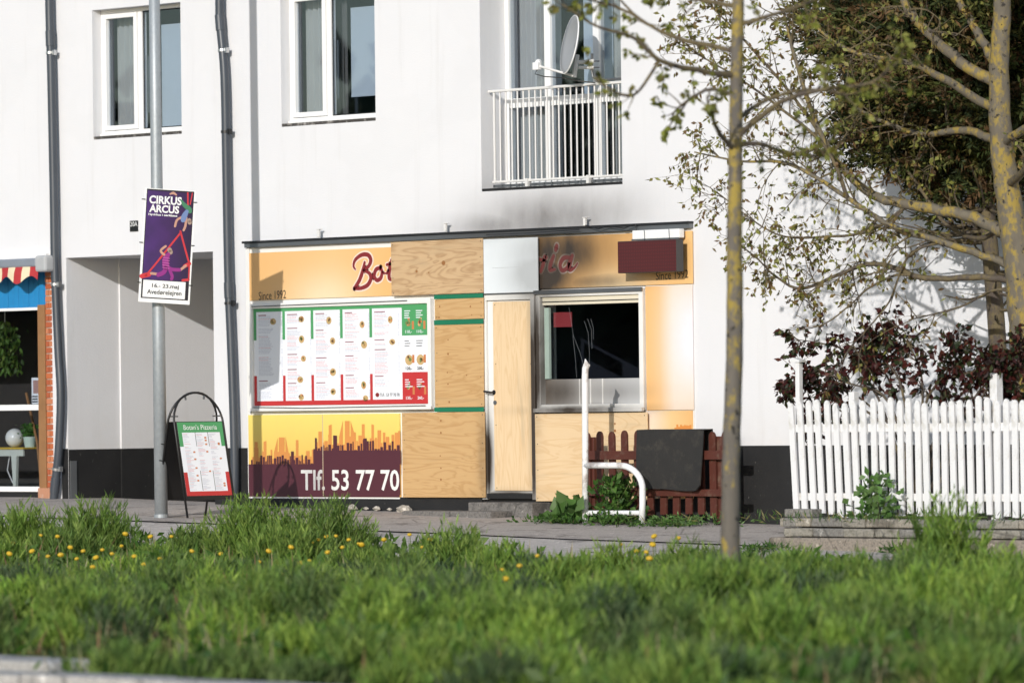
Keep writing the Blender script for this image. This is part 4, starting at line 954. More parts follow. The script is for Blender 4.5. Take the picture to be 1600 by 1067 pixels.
zt0, zb0 = Z(1030, 673, YF), Z(1030, 803, YF)
pw = .092; po_ = [(-pw/2, 0), (pw/2, 0), (pw/2, zt0-zb0-.06)] + [(pw/2*math.cos(t), zt0-zb0-.06+.06*math.sin(t)) for t in np.linspace(.3, math.pi-.3, 7)] + [(-pw/2, zt0-zb0-.06)]
pk = MB().prism(po_, 0, .02).build('picket', BRN, E); px = 917.0; first = True
while px < 1150:
    o = pk if first else link('picket', pk.data, E); first = False
    c = at(px, 740, YF); o.location = (c.x, YF + random.uniform(0, .006), zb0 + random.uniform(-.012, .012)); o.rotation_euler = (0, random.uniform(-.015, .015), 0); px += 19.7
for t0, t1 in ((704, 718), (764, 775)):
    q = rect(915, 1152, t0, t1, YF-.03); MB().box(q[0], q[1], YF-.045, YF-.001, q[2], q[3]).build('rail', BRN, E, .004)
for pxx in (921, 1120):
    c = at(pxx, 740, YF); MB().box(c.x-.04, c.x+.04, YF+.028, YF+.108, zb0-.3, zt0-.06).build('post', BRN, E, .005)
rebase(E)
mb = MB(); Ym = YF - .065; NXm, NZm = 14, 12
xa, xb = X(999, 720, Ym), X(1101, 720, Ym); zt2, zb2 = Z(1050, 671, Ym), Z(1050, 765, Ym)
for j in range(NZm + 1):
    for i in range(NXm + 1):
        u, v = i / NXm, j / NZm; xx = xa + (xb - xa) * u + .05 * (v) * (1 - u) * .8 - .02*v; cr = .06 if (i in (0, NXm) and j == NZm) else 0
        mb.v.append((xx, Ym - .012 - .02*(1+math.sin(u*5+v*2)) - .015 * v, zt2 + (zb2 - zt2) * v + cr + .012*math.sin(u*6)*v - .02*u*(1-v)*0))
for j in range(NZm):
    for i in range(NXm): a = j*(NXm+1)+i; mb.f.append((a, a+NXm+1, a+NXm+2, a+1)); mb.mi.append(0)
n0_ = len(mb.v)
for i in range(NXm + 1): u = i/NXm; mb.v.append((xa+(xb-xa)*u, YF+.06, zt2+.004)); 
for i in range(NXm + 1): u = i/NXm; mb.v.append((xa+(xb-xa)*u, YF+.07, zt2-.3))
for i in range(NXm): mb.f.append((i, i+1, n0_+i+1, n0_+i)); mb.mi.append(0); mb.f.append((n0_+i, n0_+i+1, n0_+NXm+2+i, n0_+NXm+1+i)); mb.mi.append(0)
E = mb.build('rubber_mat', BLACKR, None, smooth=False); sm = E.modifiers.new('s', 'SOLIDIFY'); sm.thickness = .012; tag(E, 'dirty black rubber mat hung over the brown picket fence', 'mat')

# ================================================================== WHITE FENCE AND BLOCK WALL
WF = simple('white_fence_paint', (.74, .74, .745), .5, var=.08, dirt=((.5, .48, .43), 4)); YW = -2.6
E = empty('white_picket_fence', at(1420, 803, YW), 'white painted picket fence on the block wall, its left end leaning', 'fence')
wz0, wz1 = Z(1420, 805, YW), Z(1420, 624, YW); hh = wz1 - wz0; pw = .068
pk = MB().prism([(-pw/2, 0), (pw/2, 0), (pw/2, hh-.05)] + [(pw/2*math.cos(t), hh-.05+.05*math.sin(t)) for t in np.linspace(.35, math.pi-.35, 5)] + [(-pw/2, hh-.05)], 0, .02).build('picket', WF, E)
px = 1243.5; i = 0
while px < 1720:
    o = pk if i == 0 else link('picket', pk.data, E); c = at(px, 800, YW)
    o.location = (c.x, YW + random.uniform(-.003, .006), wz0 + random.uniform(-.022, .018) + (.012*math.sin(i*.7))); ln = -.05*max(0, 1 - i/13.0) - .008; o.rotation_euler = (random.uniform(-.012, .012), ln + random.uniform(-.008, .008), 0); px += 13.7; i += 1
for t0, t1 in ((661, 674), (771, 783)):
    q = rect(1240, 1720, t0, t1, YW+.03); MB().box(q[0], q[1], YW+.028, YW+.068, q[2], q[3]).build('rail', WF, E, .004)
def post(px, pt, wpx, cap):
    c = at(px, 700, YW+.12); hw = wpx/4.2/108; zt = Z(px, pt, YW+.12); MB().box(c.x-hw, c.x+hw, YW+.075, YW+.075+2*hw, wz0-.3, zt).build('post', WF, E, .005)
    if cap: MB().prism([(c.x-hw-.05, zt+.001), (c.x+hw+.02, zt+.001), (c.x+hw+.02, zt+.02), (c.x-hw-.02, zt+.045), (c.x-hw-.06, zt+.03)], YW+.06, YW+.09+2*hw).build('post_cap', WF, E)
post(1252, 566, 12, True); post(1336, 612, 16, False); post(1558, 583, 20, False); rebase(E)
YR = -3.0; BLK = [m_ground('block_a', (.24, .22, .185), (.30, .28, .24), (.16, .15, .12)), m_ground('block_b', (.17, .16, .145), (.24, .23, .21), (.12, .11, .10)), m_ground('block_c', (.28, .25, .20), (.34, .31, .26), (.18, .16, .13))]
E = empty('block_wall', at(1300, 850, YR), 'low retaining wall of grey concrete blocks under the white fence', 'wall')
zA, zB, zC = Z(1400, 810, YR), Z(1400, 824.5, YR), Z(1400, 840, YR); blkm = []
for m_ in BLK:
    for ln_ in (.40, .30):
        o = MB().box(-ln_/2+.004, ln_/2-.004, 0, .18, 0, zA-zB-.006).build('block', m_, E, .014); blkm.append((o.data, ln_)); bpy.data.objects.remove(o)
def blk(x, y, z, rz, j):
    o = link('block', blkm[j][0], E, .014); o.location = (x, y + random.uniform(-.008, .008), z + random.uniform(-.003, .003)); o.rotation_euler = (0, 0, rz)
xs0 = X(1212, 820, YR); xend = X(1640, 820, YR) + 1.5
for row, zz in enumerate((zB, zC)):
    x = xs0 + .05 + (.15 if row else 0)
    while x < xend:
        j = random.randrange(6); blk(x + blkm[j][1]/2, YR - row*.03, zz, 0, j); x += blkm[j][1]
    for k in range(7): j = random.randrange(3)*2; blk(xs0 + .04 - .03*row, YR + .28 + k*.4 , zz, -math.pi/2 if False else math.radians(-90), j)
    blk(xs0 + .08, YR + .02, zz, math.radians(-45), 1 if row else 3)
MB().box(xs0 + .2, xend, YR + .15, -.013, -.6, zA - .03).build('bed_soil', m_ground('bed_soil', (.08, .06, .04), (.12, .09, .06), (.05, .04, .03)), E)
ft = MB(); ft.box(xs0 - .05, xend, YR - .05, YR + .16, -.7, zC - .006); ft.build('footing', m_ground('footing_earth', (.25, .21, .17), (.30, .26, .215), (.15, .13, .105)), E, .02); rebase(E)
c = at(1247, 810, YR + .12); o = MB().box(-.17, .17, 0, .15, 0, .075).build('loose_block', BLK[1], None, .008); o.location = (c.x, c.y, zA + .003); o.rotation_euler = (0, 0, .06); tag(o, 'single loose grey block lying at the left end of the block wall', 'block')

# ================================================================== TREES AND SHRUBS
def smooth(P, r, sub=5):
    P = [Vector(p) for p in P]; Q, Rr_ = [], []; n = len(P)
    rad = [r[0] + (r[1]-r[0]) * (i/(n-1)) for i in range(n)] if len(r) == 2 else r
    for i in range(n-1):
        a, b, c, d = P[max(i-1,0)], P[i], P[i+1], P[min(i+2,n-1)]
        for k in range(sub):
            t = k/sub; Q.append(.5*((2*b)+(-a+c)*t+(2*a-5*b+4*c-d)*t*t+(-a+3*b-3*c+d)*t**3)); Rr_.append(rad[i]+(rad[i+1]-rad[i])*t)
    return Q + [P[-1]], Rr_ + [rad[-1]]
def rv(): return Vector((random.gauss(0,1), random.gauss(0,1), random.gauss(0,1))).normalized()
class Tree:
    def __init__(s, root, bark): s.root = root; s.bark = bark; s.lp = []; s.ld = []; s.tw = MB()
    def limb(s, P, r, name='limb', sides=8):
        Q, R2 = smooth(P, r); Q = [q + rv()*R2[i]*(.06 if name == 'trunk' else .25) if 0 < i else q for i, q in enumerate(Q)]
        MB().tube(Q, R2, sides).build(name, s.bark, s.root, smooth=True); return Q, R2
    def twig(s, p, d, ln, r, lv, leafn, droop):
        n = 5; Q = [p.copy()]; q = p.copy(); dd = d.normalized()
        for i in range(n):
            dd = (dd + rv()*.22 + Vector((0,0,droop))*.25).normalized(); q = q + dd*(ln/n); Q.append(q.copy())
        s.tw.tube(Q, [r*(1-.75*i/n) for i in range(n+1)], 4, cap=False)
        if lv > 0:
            for i in range(1, n+1):
                for _ in range(1 if random.random() < .75 else 2): s.twig(Q[i], (dd*.6 + rv()).normalized(), ln*random.uniform(.3,.6), r*.5, lv-1, leafn, droop)
        else:
            for i in (3, n):
                if random.random() < .85 or i == n: s.cluster(Q[i], dd, leafn)
    def cluster(s, p, d, n):
        for _ in range(random.randint(max(1, n-2), n+1)): s.lp.append(tuple(p + rv()*.02)); s.ld.append(tuple((d*.4 + rv()*.8 + Vector((0,0,-.55))).normalized()))
    def dress(s, Q, R2, n, ln, leafn, droop, t0=.2, lv=1):
        for _ in range(n):
            i = int(len(Q)*(t0 + (1-t0)*random.random()**.8)); i = min(i, len(Q)-2); d = (Q[i+1]-Q[i]).normalized()
            s.twig(Q[i], (d*.8 + rv()).normalized(), ln*random.uniform(.6,1.3), max(.006, min(.014, R2[i]*.5)), lv, leafn, droop)
    def done(s, sz, wd, cols, jit=.3):
        s.tw.build('twigs', s.bark, s.root)['kind'] = 'stuff'; n = len(s.lp); print('LEAVES', s.root.name, n)
        D = np.array(s.ld); o = leaf_mesh('leaves', np.array(s.lp), D, side(D), rng.uniform(sz*.6, sz*1.3, n), rng.uniform(wd*.6, wd*1.3, n), pick(cols, n, jit), LEAF, s.root); o['kind'] = 'stuff'; rebase(s.root)
# large tree at the right edge
BARK1 = m_bark('lichen_bark', (.185, .16, .115), (.075, .062, .048), (.31, .22, .035), -1, 3, .85, .51, .03); BARKT = m_bark('grey_twig_bark', (.11, .085, .065), (.05, .04, .033), (.22, .17, .05), 0, 6, .35)
YT = -2.05
tb = at(1614, 800, YT); E = empty('lichen_tree', (tb.x, YT, wz0 - .05), 'spreading tree with yellow lichen on its trunk behind the white fence', 'tree')
T = Tree(E, BARK1)
pp = lambda L_: [at(a, b, YT + c) for a, b, c in L_]
TQ, TR = T.limb(pp([(1618,830,0),(1612,700,0),(1603,560,0),(1594,430,0),(1579,330,0),(1566,230,0),(1561,130,0),(1566,0,0),(1563,-160,0)]), [.175,.15,.14,.14,.12,.11,.095,.08,.06], 'trunk', 14)
limbs = [([(1570,362,0),(1509,336,-.1),(1420,320,-.3),(1362,304,-.4),(1315,262,-.5),(1283,210,-.6),(1250,120,-.7),(1225,20,-.8)], .062, .014, 26, 1), ([(1556,130,0),(1488,87,-.2),(1441,42,-.4),(1415,8,-.5),(1390,-60,-.6)], .06, .03, 8, 1),
 ([(1560,172,0),(1504,142,-.3),(1451,110,-.6),(1415,99,-.8),(1367,90,-1),(1315,73,-1.2),(1252,24,-1.4)], .048, .01, 20, 1), ([(1556,220,0),(1504,203,.1),(1446,211,.1),(1388,194,0),(1340,170,-.1)], .045, .012, 16, 1),
 ([(1562,110,0),(1535,63,.1),(1499,0,.2),(1480,-60,.3)], .05, .03, 5, 1), ([(1590,440,0),(1535,433,-.2),(1446,434,-.4),(1367,412,-.5),(1310,430,-.6),(1252,451,-.7),(1210,430,-.8),(1178,397,-.9)], .035, .006, 20, 1),
 ([(1590,420,0),(1551,405,-.1),(1472,378,-.4),(1399,357,-.6),(1325,310,-.8),(1236,257,-1),(1157,252,-1.1),(1085,238,-1.2)], .042, .006, 26, 1), ([(1446,434,-.4),(1400,430,-.5),(1355,452,-.6),(1336,470,-.6),(1290,505,-.7),(1248,516,-.8)], .014, .005, 9, 0),
 ([(1325,310,-.8),(1290,230,-.9),(1220,170,-1),(1150,120,-1.1),(1080,80,-1.2)], .02, .006, 20, 1), ([(1283,210,-.6),(1230,140,-.7),(1160,60,-.8),(1110,10,-.9)], .018, .006, 18, 1), ([(1580,330,0),(1540,372,.2),(1480,352,.3),(1420,270,.3),(1380,240,.2)], .03, .008, 14, 1),
 ([(1472,378,-.4),(1420,400,-.5),(1390,470,-.5),(1350,520,-.6),(1330,540,-.6)], .014, .004, 12, 0), ([(1565,225,0),(1610,195,-.2),(1660,170,-.3)], .05, .02, 6, 1), ([(1576,290,0),(1620,250,-.4),(1680,220,-.6)], .04, .02, 6, 1), ([(1596,470,0),(1560,452,-.2),(1500,480,-.3),(1440,495,-.4),(1420,500,-.4)], .014, .005, 10, 0),
 ([(1420,320,-.3),(1360,360,-.4),(1290,370,-.5),(1210,365,-.7),(1120,300,-.8)], .018, .005, 18, 1)]
T.bark = BARK1
for P_, ra, rb2, nt_, lv in limbs:
    T.bark = BARK1 if ra > .04 else BARKT
    Q, R2 = T.limb(pp(P_), [ra, rb2]); T.dress(Q, R2, nt_, .42, 3, -.15, .25, lv)
T.bark = BARKT
T.done(.062, .017, [(.21, .15, .05), (.19, .20, .045), (.26, .23, .065), (.15, .09, .04), (.25, .26, .07)])
# young street tree in the verge (nearer than the plane of focus)
BARK2 = m_bark('street_tree_bark', (.17, .15, .125), (.075, .065, .055), (.36, .26, .03), 0.3, 2.0, .75, .55, .09)
DT = 40.0; b0 = atd(1143, 900, DT); gb = gz(b0.x, b0.y) - .05; print('YOUNG', b0, gb)
E = empty('young_street_tree', (b0.x, b0.y, gb), 'slender young street tree with lichen-spotted trunk standing in the grass verge', 'tree'); T = Tree(E, BARK2)
tp = lambda L_: [atd(a, b, DT + c) for a, b, c in L_]
T.limb([Vector((b0.x, b0.y, gb-.1))] + tp([(1141,840,0),(1143,700,0),(1147,560,0),(1148,420,0),(1149,250,0),(1151,120,0),(1153,0,0),(1155,-150,0)]), [.075,.068,.063,.06,.057,.05,.046,.042,.03], 'trunk', 14)
for P_, ra, nt_ in [([(1148,235,0),(1125,210,-.2),(1108,170,-.5),(1105,150,-.6)], .022, 5), ([(1150,228,0),(1190,225,.1),(1230,240,.3),(1290,245,.4)], .022, 8), ([(1150,215,0),(1220,160,-.2),(1290,140,-.4),(1360,130,-.5),(1410,90,-.5)], .024, 12), ([(1150,190,0),(1190,160,.3),(1260,140,.4),(1330,150,.5)], .02, 9),
                        ([(1151,120,0),(1090,110,-.2),(1030,95,-.4),(990,60,-.5),(930,40,-.6),(880,8,-.7)], .024, 9), ([(1151,80,0),(1060,60,.2),(1000,30,.4),(950,-20,.5)], .02, 6), ([(1152,40,0),(1220,20,0),(1300,-10,.2)], .02, 6), ([(1030,95,-.4),(1000,140,-.4),(975,150,-.5),(930,125,-.5)], .012, 5), ([(1152,10,0),(1090,0,.2),(1030,-20,.4)], .02, 8), ([(1150,150,0),(1110,140,.3),(1070,160,.4),(1050,180,.5)], .015, 7), ([(1000,30,.4),(960,10,.4),(900,-5,.4)], .012, 6)]:
    T.bark = BARKT; Q, R2 = T.limb(tp(P_), [ra, .006]); T.dress(Q, R2, int(nt_*1.25), .22, 5, .15, .3, 0)
T.done(.062, .022, [(.20, .22, .04), (.17, .19, .03), (.24, .24, .06), (.17, .15, .035)])
# dark conifer behind
YC = -1.05; cc = at(1478, 95, YC); E = empty('conifer_tree', (cc.x + .5, YC, wz0 - .05), 'dense dark brownish green conifer between the lichen tree and white wall', 'tree')
cb = MB(); cx_ = at(1548, 330, YC); Q, R2 = smooth([(cx_.x+.1, YC, wz0-.1), at(1560, 560, YC), at(1548, 400, YC), at(1540, 300, YC), at(1520, 100, YC), at(1510, -150, YC)], [.09,.085,.08,.07,.05,.03]); cb.tube(Q, R2, 10); cb.build('trunk', BARKT, E, smooth=True)
br = MB()
for k in range(46):
    a = random.uniform(0, 6.28); h = random.uniform(.25, .62); j = int(len(Q)*h); d = Vector((math.cos(a), .5*math.sin(a), random.uniform(-.12, .3))); q = Q[min(j, len(Q)-1)]
    ln = random.uniform(.5, 1.4); P_ = [q, q + d*ln*.5 + Vector((0,0,-.05)), q + d*ln + Vector((0,0,.02))]
    P_ = [Vector((v.x, min(v.y, -.08), v.z)) for v in P_]; Q2, R3 = smooth(P_, [.02, .005], 4); br.tube(Q2, R3, 5)
br.build('branches', BARKT, E)['kind'] = 'stuff'
ns = 16500; dirs = rdir(ns); rad = rng.uniform(0, 1, ns)**.42
cen = np.array([cc.x + .28, YC, cc.z + .25]); ext = np.array([1.75, .86, 1.8])
lump = 1 + .16*np.sin(dirs[:,0]*7+dirs[:,2]*5) + .12*np.sin(dirs[:,2]*11+1)
p = cen + dirs*ext*(rad*lump)[:, None]
p[:,1] = np.minimum(p[:,1], -.10)
zlo = Z(1440, 335, YC) + .12*np.sin(p[:,0]*5); keep = p[:,2] > zlo + rng.uniform(-.06, .15, ns); p = p[keep]; dirs = dirs[keep]; ns = len(p)
k = 13; out = nrmz(dirs*[1,1,.4] + rdir(ns)*.7 + [0,0,.15]); pl = np.repeat(p, k, 0); ol = np.repeat(out, k, 0); tt = np.tile(np.linspace(0, .17, k), ns)[:, None]
sd = np.repeat(side(out), k, 0); sgn = np.where(np.arange(ns*k) % 2, 1, -1)[:, None]
D = nrmz(ol*.8 + sd*sgn*.7 + rdir(ns*k)*.3); pl = pl + ol*tt; pl[:,1] = np.minimum(pl[:,1], -.04)
cl = np.repeat(pick([(.035,.05,.012),(.05,.065,.014),(.07,.048,.018),(.022,.032,.010),(.085,.085,.022),(.11,.062,.026)], ns, .3), k, 0)
o = leaf_mesh('crown', pl, D, side(D), rng.uniform(.06, .10, ns*k), rng.uniform(.008, .015, ns*k), cl, NEEDLE, E); o['kind'] = 'stuff'; rebase(E); print('CONIFER', ns*k)
# dark red-leaved shrub behind the white fence
YS = -2.3; sb_ = at(1430, 800, YS); E = empty('red_leaved_shrub', (sb_.x, YS, wz0-.03), 'sprawling shrub with glossy dark red and green leaves over the white fence', 'shrub'); T = Tree(E, BARKT)
for P_ in [[(1430,800),(1420,700),(1400,620),(1370,570),(1300,540),(1240,530)], [(1430,800),(1400,680),(1340,620),(1290,600),(1235,610)], [(1435,800),(1440,680),(1440,590),(1420,540),(1400,515)], [(1440,800),(1470,660),(1480,580),(1500,540)], [(1440,800),(1500,660),(1550,590),(1600,570)], [(1445,800),(1520,650),(1570,560),(1610,530)],
           [(1430,790),(1380,640),(1350,580),(1345,560)], [(1430,790),(1450,620),(1520,580),(1560,560)], [(1420,700),(1350,640),(1300,640),(1270,665)], [(1430,780),(1480,640),(1530,620),(1590,610)], [(1430,780),(1390,630),(1330,600),(1280,580),(1240,590)], [(1430,780),(1410,610),(1380,560),(1365,530)]]:
    Q, R2 = T.limb([at(a, b, YS + (random.uniform(-.15,.25) if i > 1 else 0)) for i, (a, b) in enumerate(P_)], [.016, .004], 'stem', 6); T.dress(Q, R2, 38, .19, 6, -.05, .42, 0)
T.done(.075, .023, [(.06,.016,.016),(.085,.02,.016),(.026,.04,.016),(.045,.055,.02),(.10,.03,.02),(.03,.016,.014)], .35)
# weeds
def weed(name, px, py, Y, n, sx, h, ln, wd, cols, label, cat='weed', up=.5):
    c = at(px, py, Y); z = gz(c.x, Y) if Y > -2.5 or px < 1190 else (zA - .03 if Y > YR else gz(c.x, Y)); E = empty(name, (c.x, Y, z), label, cat)
    t_ = rng.uniform(0, 1, n); P = np.column_stack([rng.normal(0, sx, n)*(1-.5*t_), rng.normal(0, sx*.6, n), t_*h]); D = nrmz(rdir(n) + np.column_stack([P[:,0]/sx*.5, -np.ones(n)*.3, np.full(n, up)]))
    o = leaf_mesh('leaves', P, D, side(D), rng.uniform(ln*.6, ln*1.3, n), rng.uniform(wd*.6, wd*1.3, n), pick(cols, n), LEAF, E); o['kind'] = 'stuff'
    for i in range(5): MB().tube([(0, 0, -.02), (random.gauss(0, sx*.4), 0, h*.5), (random.gauss(0, sx*.7), random.gauss(0, .04), h*.9)], .006, 5).build('stem', STEMG, E)
G1 = [(.05,.12,.02),(.08,.16,.03),(.04,.09,.02)]; G2 = [(.10,.20,.05),(.13,.22,.07)]
YBp = YB
weed('burdock_plant', 893, 812, YBp + .05, 46, .14, .18, .20, .075, G2, 'broad-leaved pale green weed at the left foot of the white barrier')
weed('low_weed', 880, 828, YBp - .12, 420, .26, .06, .06, .016, G1, 'low mat of dark green weed left of the white barrier foot')
weed('nettle_bush', 962, 815, YBp + .12, 420, .14, .46, .085, .025, G1, 'bushy dark green weed growing through the white barrier hoop')
weed('low_weed', 960, 818, YBp - .05, 260, .3, .09, .06, .015, G1, 'low green weeds under the lower bar of the white barrier')
weed('low_weed', 1040, 822, YBp - .1, 220, .28, .05, .05, .012, G1, 'thin green weeds on the pavement right of the white barrier')
weed('low_weed', 1075, 810, YF - .25, 220, .35, .1, .06, .012, G2, 'pale weeds growing along the foot of the brown fence')
weed('climbing_weed', 1372, 808, YR + .22, 170, .17, .42, .085, .032, G2, 'bright green leafy weed climbing the white pickets', up=.2)
weed('wall_top_grass', 1450, 812, YR + .25, 700, 1.6, .05, .09, .006, G1 + [(.2,.18,.07)], 'thin grass growing along the top of the block wall', 'grass', .9)
weed('low_weed', 1190, 846, YR - .35, 160, .18, .04, .07, .01, G1, 'small tuft of weed on the paving left of the block wall')
weed('low_weed', 1395, 850, YR - .12, 60, .1, .06, .08, .008, G1, 'tiny grass tuft at the foot of the block wall')

# ================================================================== GRASS VERGE
def vnoise(x, y, s):
    return .5 + .25*(np.sin(x*s*1.3 + 1.7*np.sin(y*s*.9)) + np.sin(y*s*1.7 + 1.3*np.sin(x*s*1.1+.6)))
def gzv(x, y): return -.11 - .019*np.clip(x, -9, 9) + .02*np.clip(y, -3, 0) + .075*np.clip(y + 3, -1.5, 0)
def blades(name, x, y, z, L, Wd, lean, C, label=None):
    n = len(x); P = np.column_stack([x, y, z]); a = rng.uniform(0, 6.283, n); h = np.column_stack([np.cos(a), np.sin(a), np.zeros(n)]); s_ = np.column_stack([-np.sin(a), np.cos(a), np.zeros(n)])
    a2 = rng.uniform(0, 6.283, n); s_ = np.column_stack([np.cos(a2), np.sin(a2), np.zeros(n)])
    up = np.array([0, 0, 1.0]); l = lean[:, None]; L_ = L[:, None]; W_ = Wd[:, None]
    m1 = P + (up*.55 + h*l*.25)*L_; tp_ = P + (up*(1 - .35*l) + h*l)*L_
    v = np.stack([P - s_*W_*.6, P + s_*W_*.6, m1 + s_*W_, m1 - s_*W_, tp_], 1).reshape(-1, 3)
    me = bpy.data.meshes.new(name); me.vertices.add(5*n); me.loops.add(7*n); me.polygons.add(2*n); me.vertices.foreach_set('co', v.astype(np.float32).ravel())
    me.loops.foreach_set('vertex_index', (np.arange(n)[:, None]*5 + np.array([0,1,2,3,3,2,4])).ravel().astype(np.int32))
    me.polygons.foreach_set('loop_start', (np.arange(n)[:, None]*7 + np.array([0, 4])).ravel().astype(np.int32)); me.polygons.foreach_set('loop_total', np.tile([4, 3], n).astype(np.int32))
    me.materials.append(GRASSM); me.update(calc_edges=True); at_ = me.color_attributes.new('Col', 'FLOAT_COLOR', 'POINT'); c = np.ones((n, 5, 4), np.float32); c[:, :, :3] = C[:, None, :]; at_.data.foreach_set('color', c.ravel())
    return link(name, me)
SLC = atd(40, 1028, 33.5)
def offslab(x, y):
    dx, dy = x - CAM.x, y - CAM.y; dist = dx*fwd.x + dy*fwd.y; pxx = 800 + F*(dx*CR.x + dy*CR.y)/dist
    bare = (dist < 33.9 - pxx*.004) & (dist > 31.6) & (pxx < 135) & ((pxx < 70) | (dist > 32.9))
    return ~bare
hd_ = ray(800, 634); nB = 430000
d = np.sqrt(rng.uniform(25.5**2, 61**2, nB)); pxs = rng.uniform(-160, 1760, nB)
x = CAM.x + (fwd.x + CR.x*(pxs-800)/F)*d; y = CAM.y + (fwd.y + CR.y*(pxs-800)/F)*d
edge = .16*np.sin(x*2.3) + .1*np.sin(x*5.1+1)
k = (y < YV - .02 + edge*.6) & (y > YK + .02 + edge*.8 + .25*(vnoise(x, y, 1.1) > .72)) & offslab(x, y); x, y = x[k], y[k]; n = len(x)
v1 = vnoise(x, y, 1.6); v2 = vnoise(x+9, y+4, .7); L = (.06 + .14*v1**1.3*(.35+v2)) * rng.uniform(.5, 1.25, n)
L *= np.clip((y - YK)/2.5, .35, 1)
zlim = CAM.z - (872 - 634)/F*np.hypot(x - CAM.x, y - CAM.y); L = np.minimum(L, np.maximum(.05, (zlim - gzv(x, y))*rng.uniform(.6, 1.15, n)))
fade = np.clip((-y - 5.0)/4.0, .4, 1); L *= fade
C = pick([(.075,.125,.03),(.10,.155,.035),(.15,.21,.05),(.05,.09,.022),(.21,.22,.07),(.26,.19,.09)], n, .35)  # base blades coloured darker than the mounds, painting in the shaded gaps between them
o = blades('verge_grass', x, y, gzv(x, y) - .055, L, rng.uniform(.005, .013, n), rng.uniform(.05, .8, n), C); tag(o, 'tall unmown green grass covering the verge in the foreground', 'grass', kind='stuff'); print('BLADES', n)
CL = [(40, 800, 53, .45, .55), (150, 792, 53, .45, .55), (105, 830, 52, .4, .4), (395, 790, 52, .5, .7), (505, 792, 52, .55, .65), (450, 830, 50, .5, .45), (250, 860, 51, .4, .3), (700, 834, 48, .45, .6), (620, 870, 46, .4, .4), (780, 860, 47, .4, .4), (950, 862, 46, .45, .5), (1080, 858, 45, .45, .6), (1250, 868, 44, .4, .45), (1480, 790, 44, .30, .75), (1440, 860, 43, .3, .5), (1560, 890, 42, .4, .4), (880, 880, 43, .4, .4), (1180, 890, 42, .4, .4), (330, 880, 48, .4, .35), (560, 860, 49, .4, .45), (900, 950, 36, .4, .4), (700, 960, 36, .4, .35), (1300, 930, 38, .4, .4), (480, 930, 42, .4, .35), (1140, 885, 38.5, .3, .5), (1170, 890, 38, .3, .5), (1110, 888, 38, .3, .5), (640, 905, 40, .4, .5), (1000, 900, 40, .4, .5), (1400, 900, 39, .4, .5), (1560, 870, 41, .4, .5), (1330, 880, 41, .35, .5), (860, 985, 33, .3, .4), (680, 990, 33, .3, .4), (1200, 970, 34, .35, .4), (1500, 960, 35, .35, .4), (770, 925, 38, .35, .4), (300, 830, 53, .35, .3), (0, 850, 50, .4, .4)]

LP, LD, LL, LW, LC = [], [], [], [], []
def leafy_clump(cx, cy, r, h, ns, tint):
    # a mound of leafy stems: lance-shaped leaves all along upright, outward-leaning stems
    off = rng.normal(0, .42, (ns, 2)); rr2 = np.minimum(1.2, np.linalg.norm(off, axis=1)); hgt = h*(1 - .45*rr2**2)*rng.uniform(.6, 1.08, ns)
    base = np.column_stack([cx + off[:,0]*r*.8, cy + off[:,1]*r*.8, np.zeros(ns)]); base[:,2] = gzv(base[:,0], base[:,1]) - .05
    sd_ = nrmz(np.column_stack([off*.35, np.ones(ns)]) + rng.normal(0, .08, (ns, 3)))
    nl = max(6, int(h/.030)); t = rng.uniform(.12, 1, (ns, nl)); P = (base[:,None] + sd_[:,None]*(t*hgt[:,None])[..., None]).reshape(-1, 3)
    n_ = len(P); D_ = nrmz(np.repeat(sd_, nl, 0)*.9 + rdir(n_)*[.75, .75, .3] + [0, 0, .25]); L0 = rng.uniform(.08, .19, n_)*(1.15 - .5*t.ravel())
    LP.append(P); LD.append(D_); LL.append(L0); LW.append(rng.uniform(.0045, .009, n_))
    LC.append(np.repeat(pick([(.145*tint,.245*tint,.048),(.185*tint,.285*tint,.055),(.24*tint,.33*tint,.07)], ns, .25), nl, 0)*rng.uniform(.8, 1.2, (n_, 1)))
for px, py, dd, rad_, hgt in CL:
    c = atd(px, py, dd)
    if c.y > YV - .1: c = c - fwd*2
    g_ = gz(c.x, c.y) - .05; leafy_clump(c.x, c.y, rad_*.95, max(.2, min(.95, (c.z - g_)*1.12)), int(170*rad_/.4), random.uniform(.85, 1.1))
for k_ in range(520):
    dd = math.sqrt(random.uniform(28**2, 54**2)); c = CAM + ray(random.uniform(-120, 1720), 634) * dd
    if not (YK + .5 < c.y < YV - 1.2) or (abs(c.x - SLC.x) < 1.5 and c.y < SLC.y + .5 and c.y > SLC.y - 1.6): continue
    hm2 = CAM.z - (random.uniform(850, 885) - 634)/F*dd - gz(c.x, c.y) - .03; hh2 = min(random.uniform(.14, .5)*(1 if c.y > YK + 4 else .75), hm2)
    if hh2 > .08: leafy_clump(c.x, c.y, random.uniform(.14, .5), hh2, random.randint(40, 120), random.uniform(.45, 1.3))
o = leaf_mesh('leafy_clumps', np.concatenate(LP), np.concatenate(LD), side(np.concatenate(LD)), np.concatenate(LL), np.concatenate(LW), np.concatenate(LC), GRASSM); tag(o, 'taller leafy mounds of weeds and grass standing above the verge', 'grass', kind='stuff'); print('CLUMP LEAVES', len(o.data.polygons))
n = 1500; k_ = rng.uniform(0, 1, n); d = np.sqrt(rng.uniform(28**2, 54**2, n)); pxs = rng.uniform(-100, 1700, n); x = CAM.x + (fwd.x + CR.x*(pxs-800)/F)*d; y = CAM.y + (fwd.y + CR.y*(pxs-800)/F)*d; k = (y < YV - 1) & (y > YK + 1); x, y = x[k], y[k]; n = len(x)
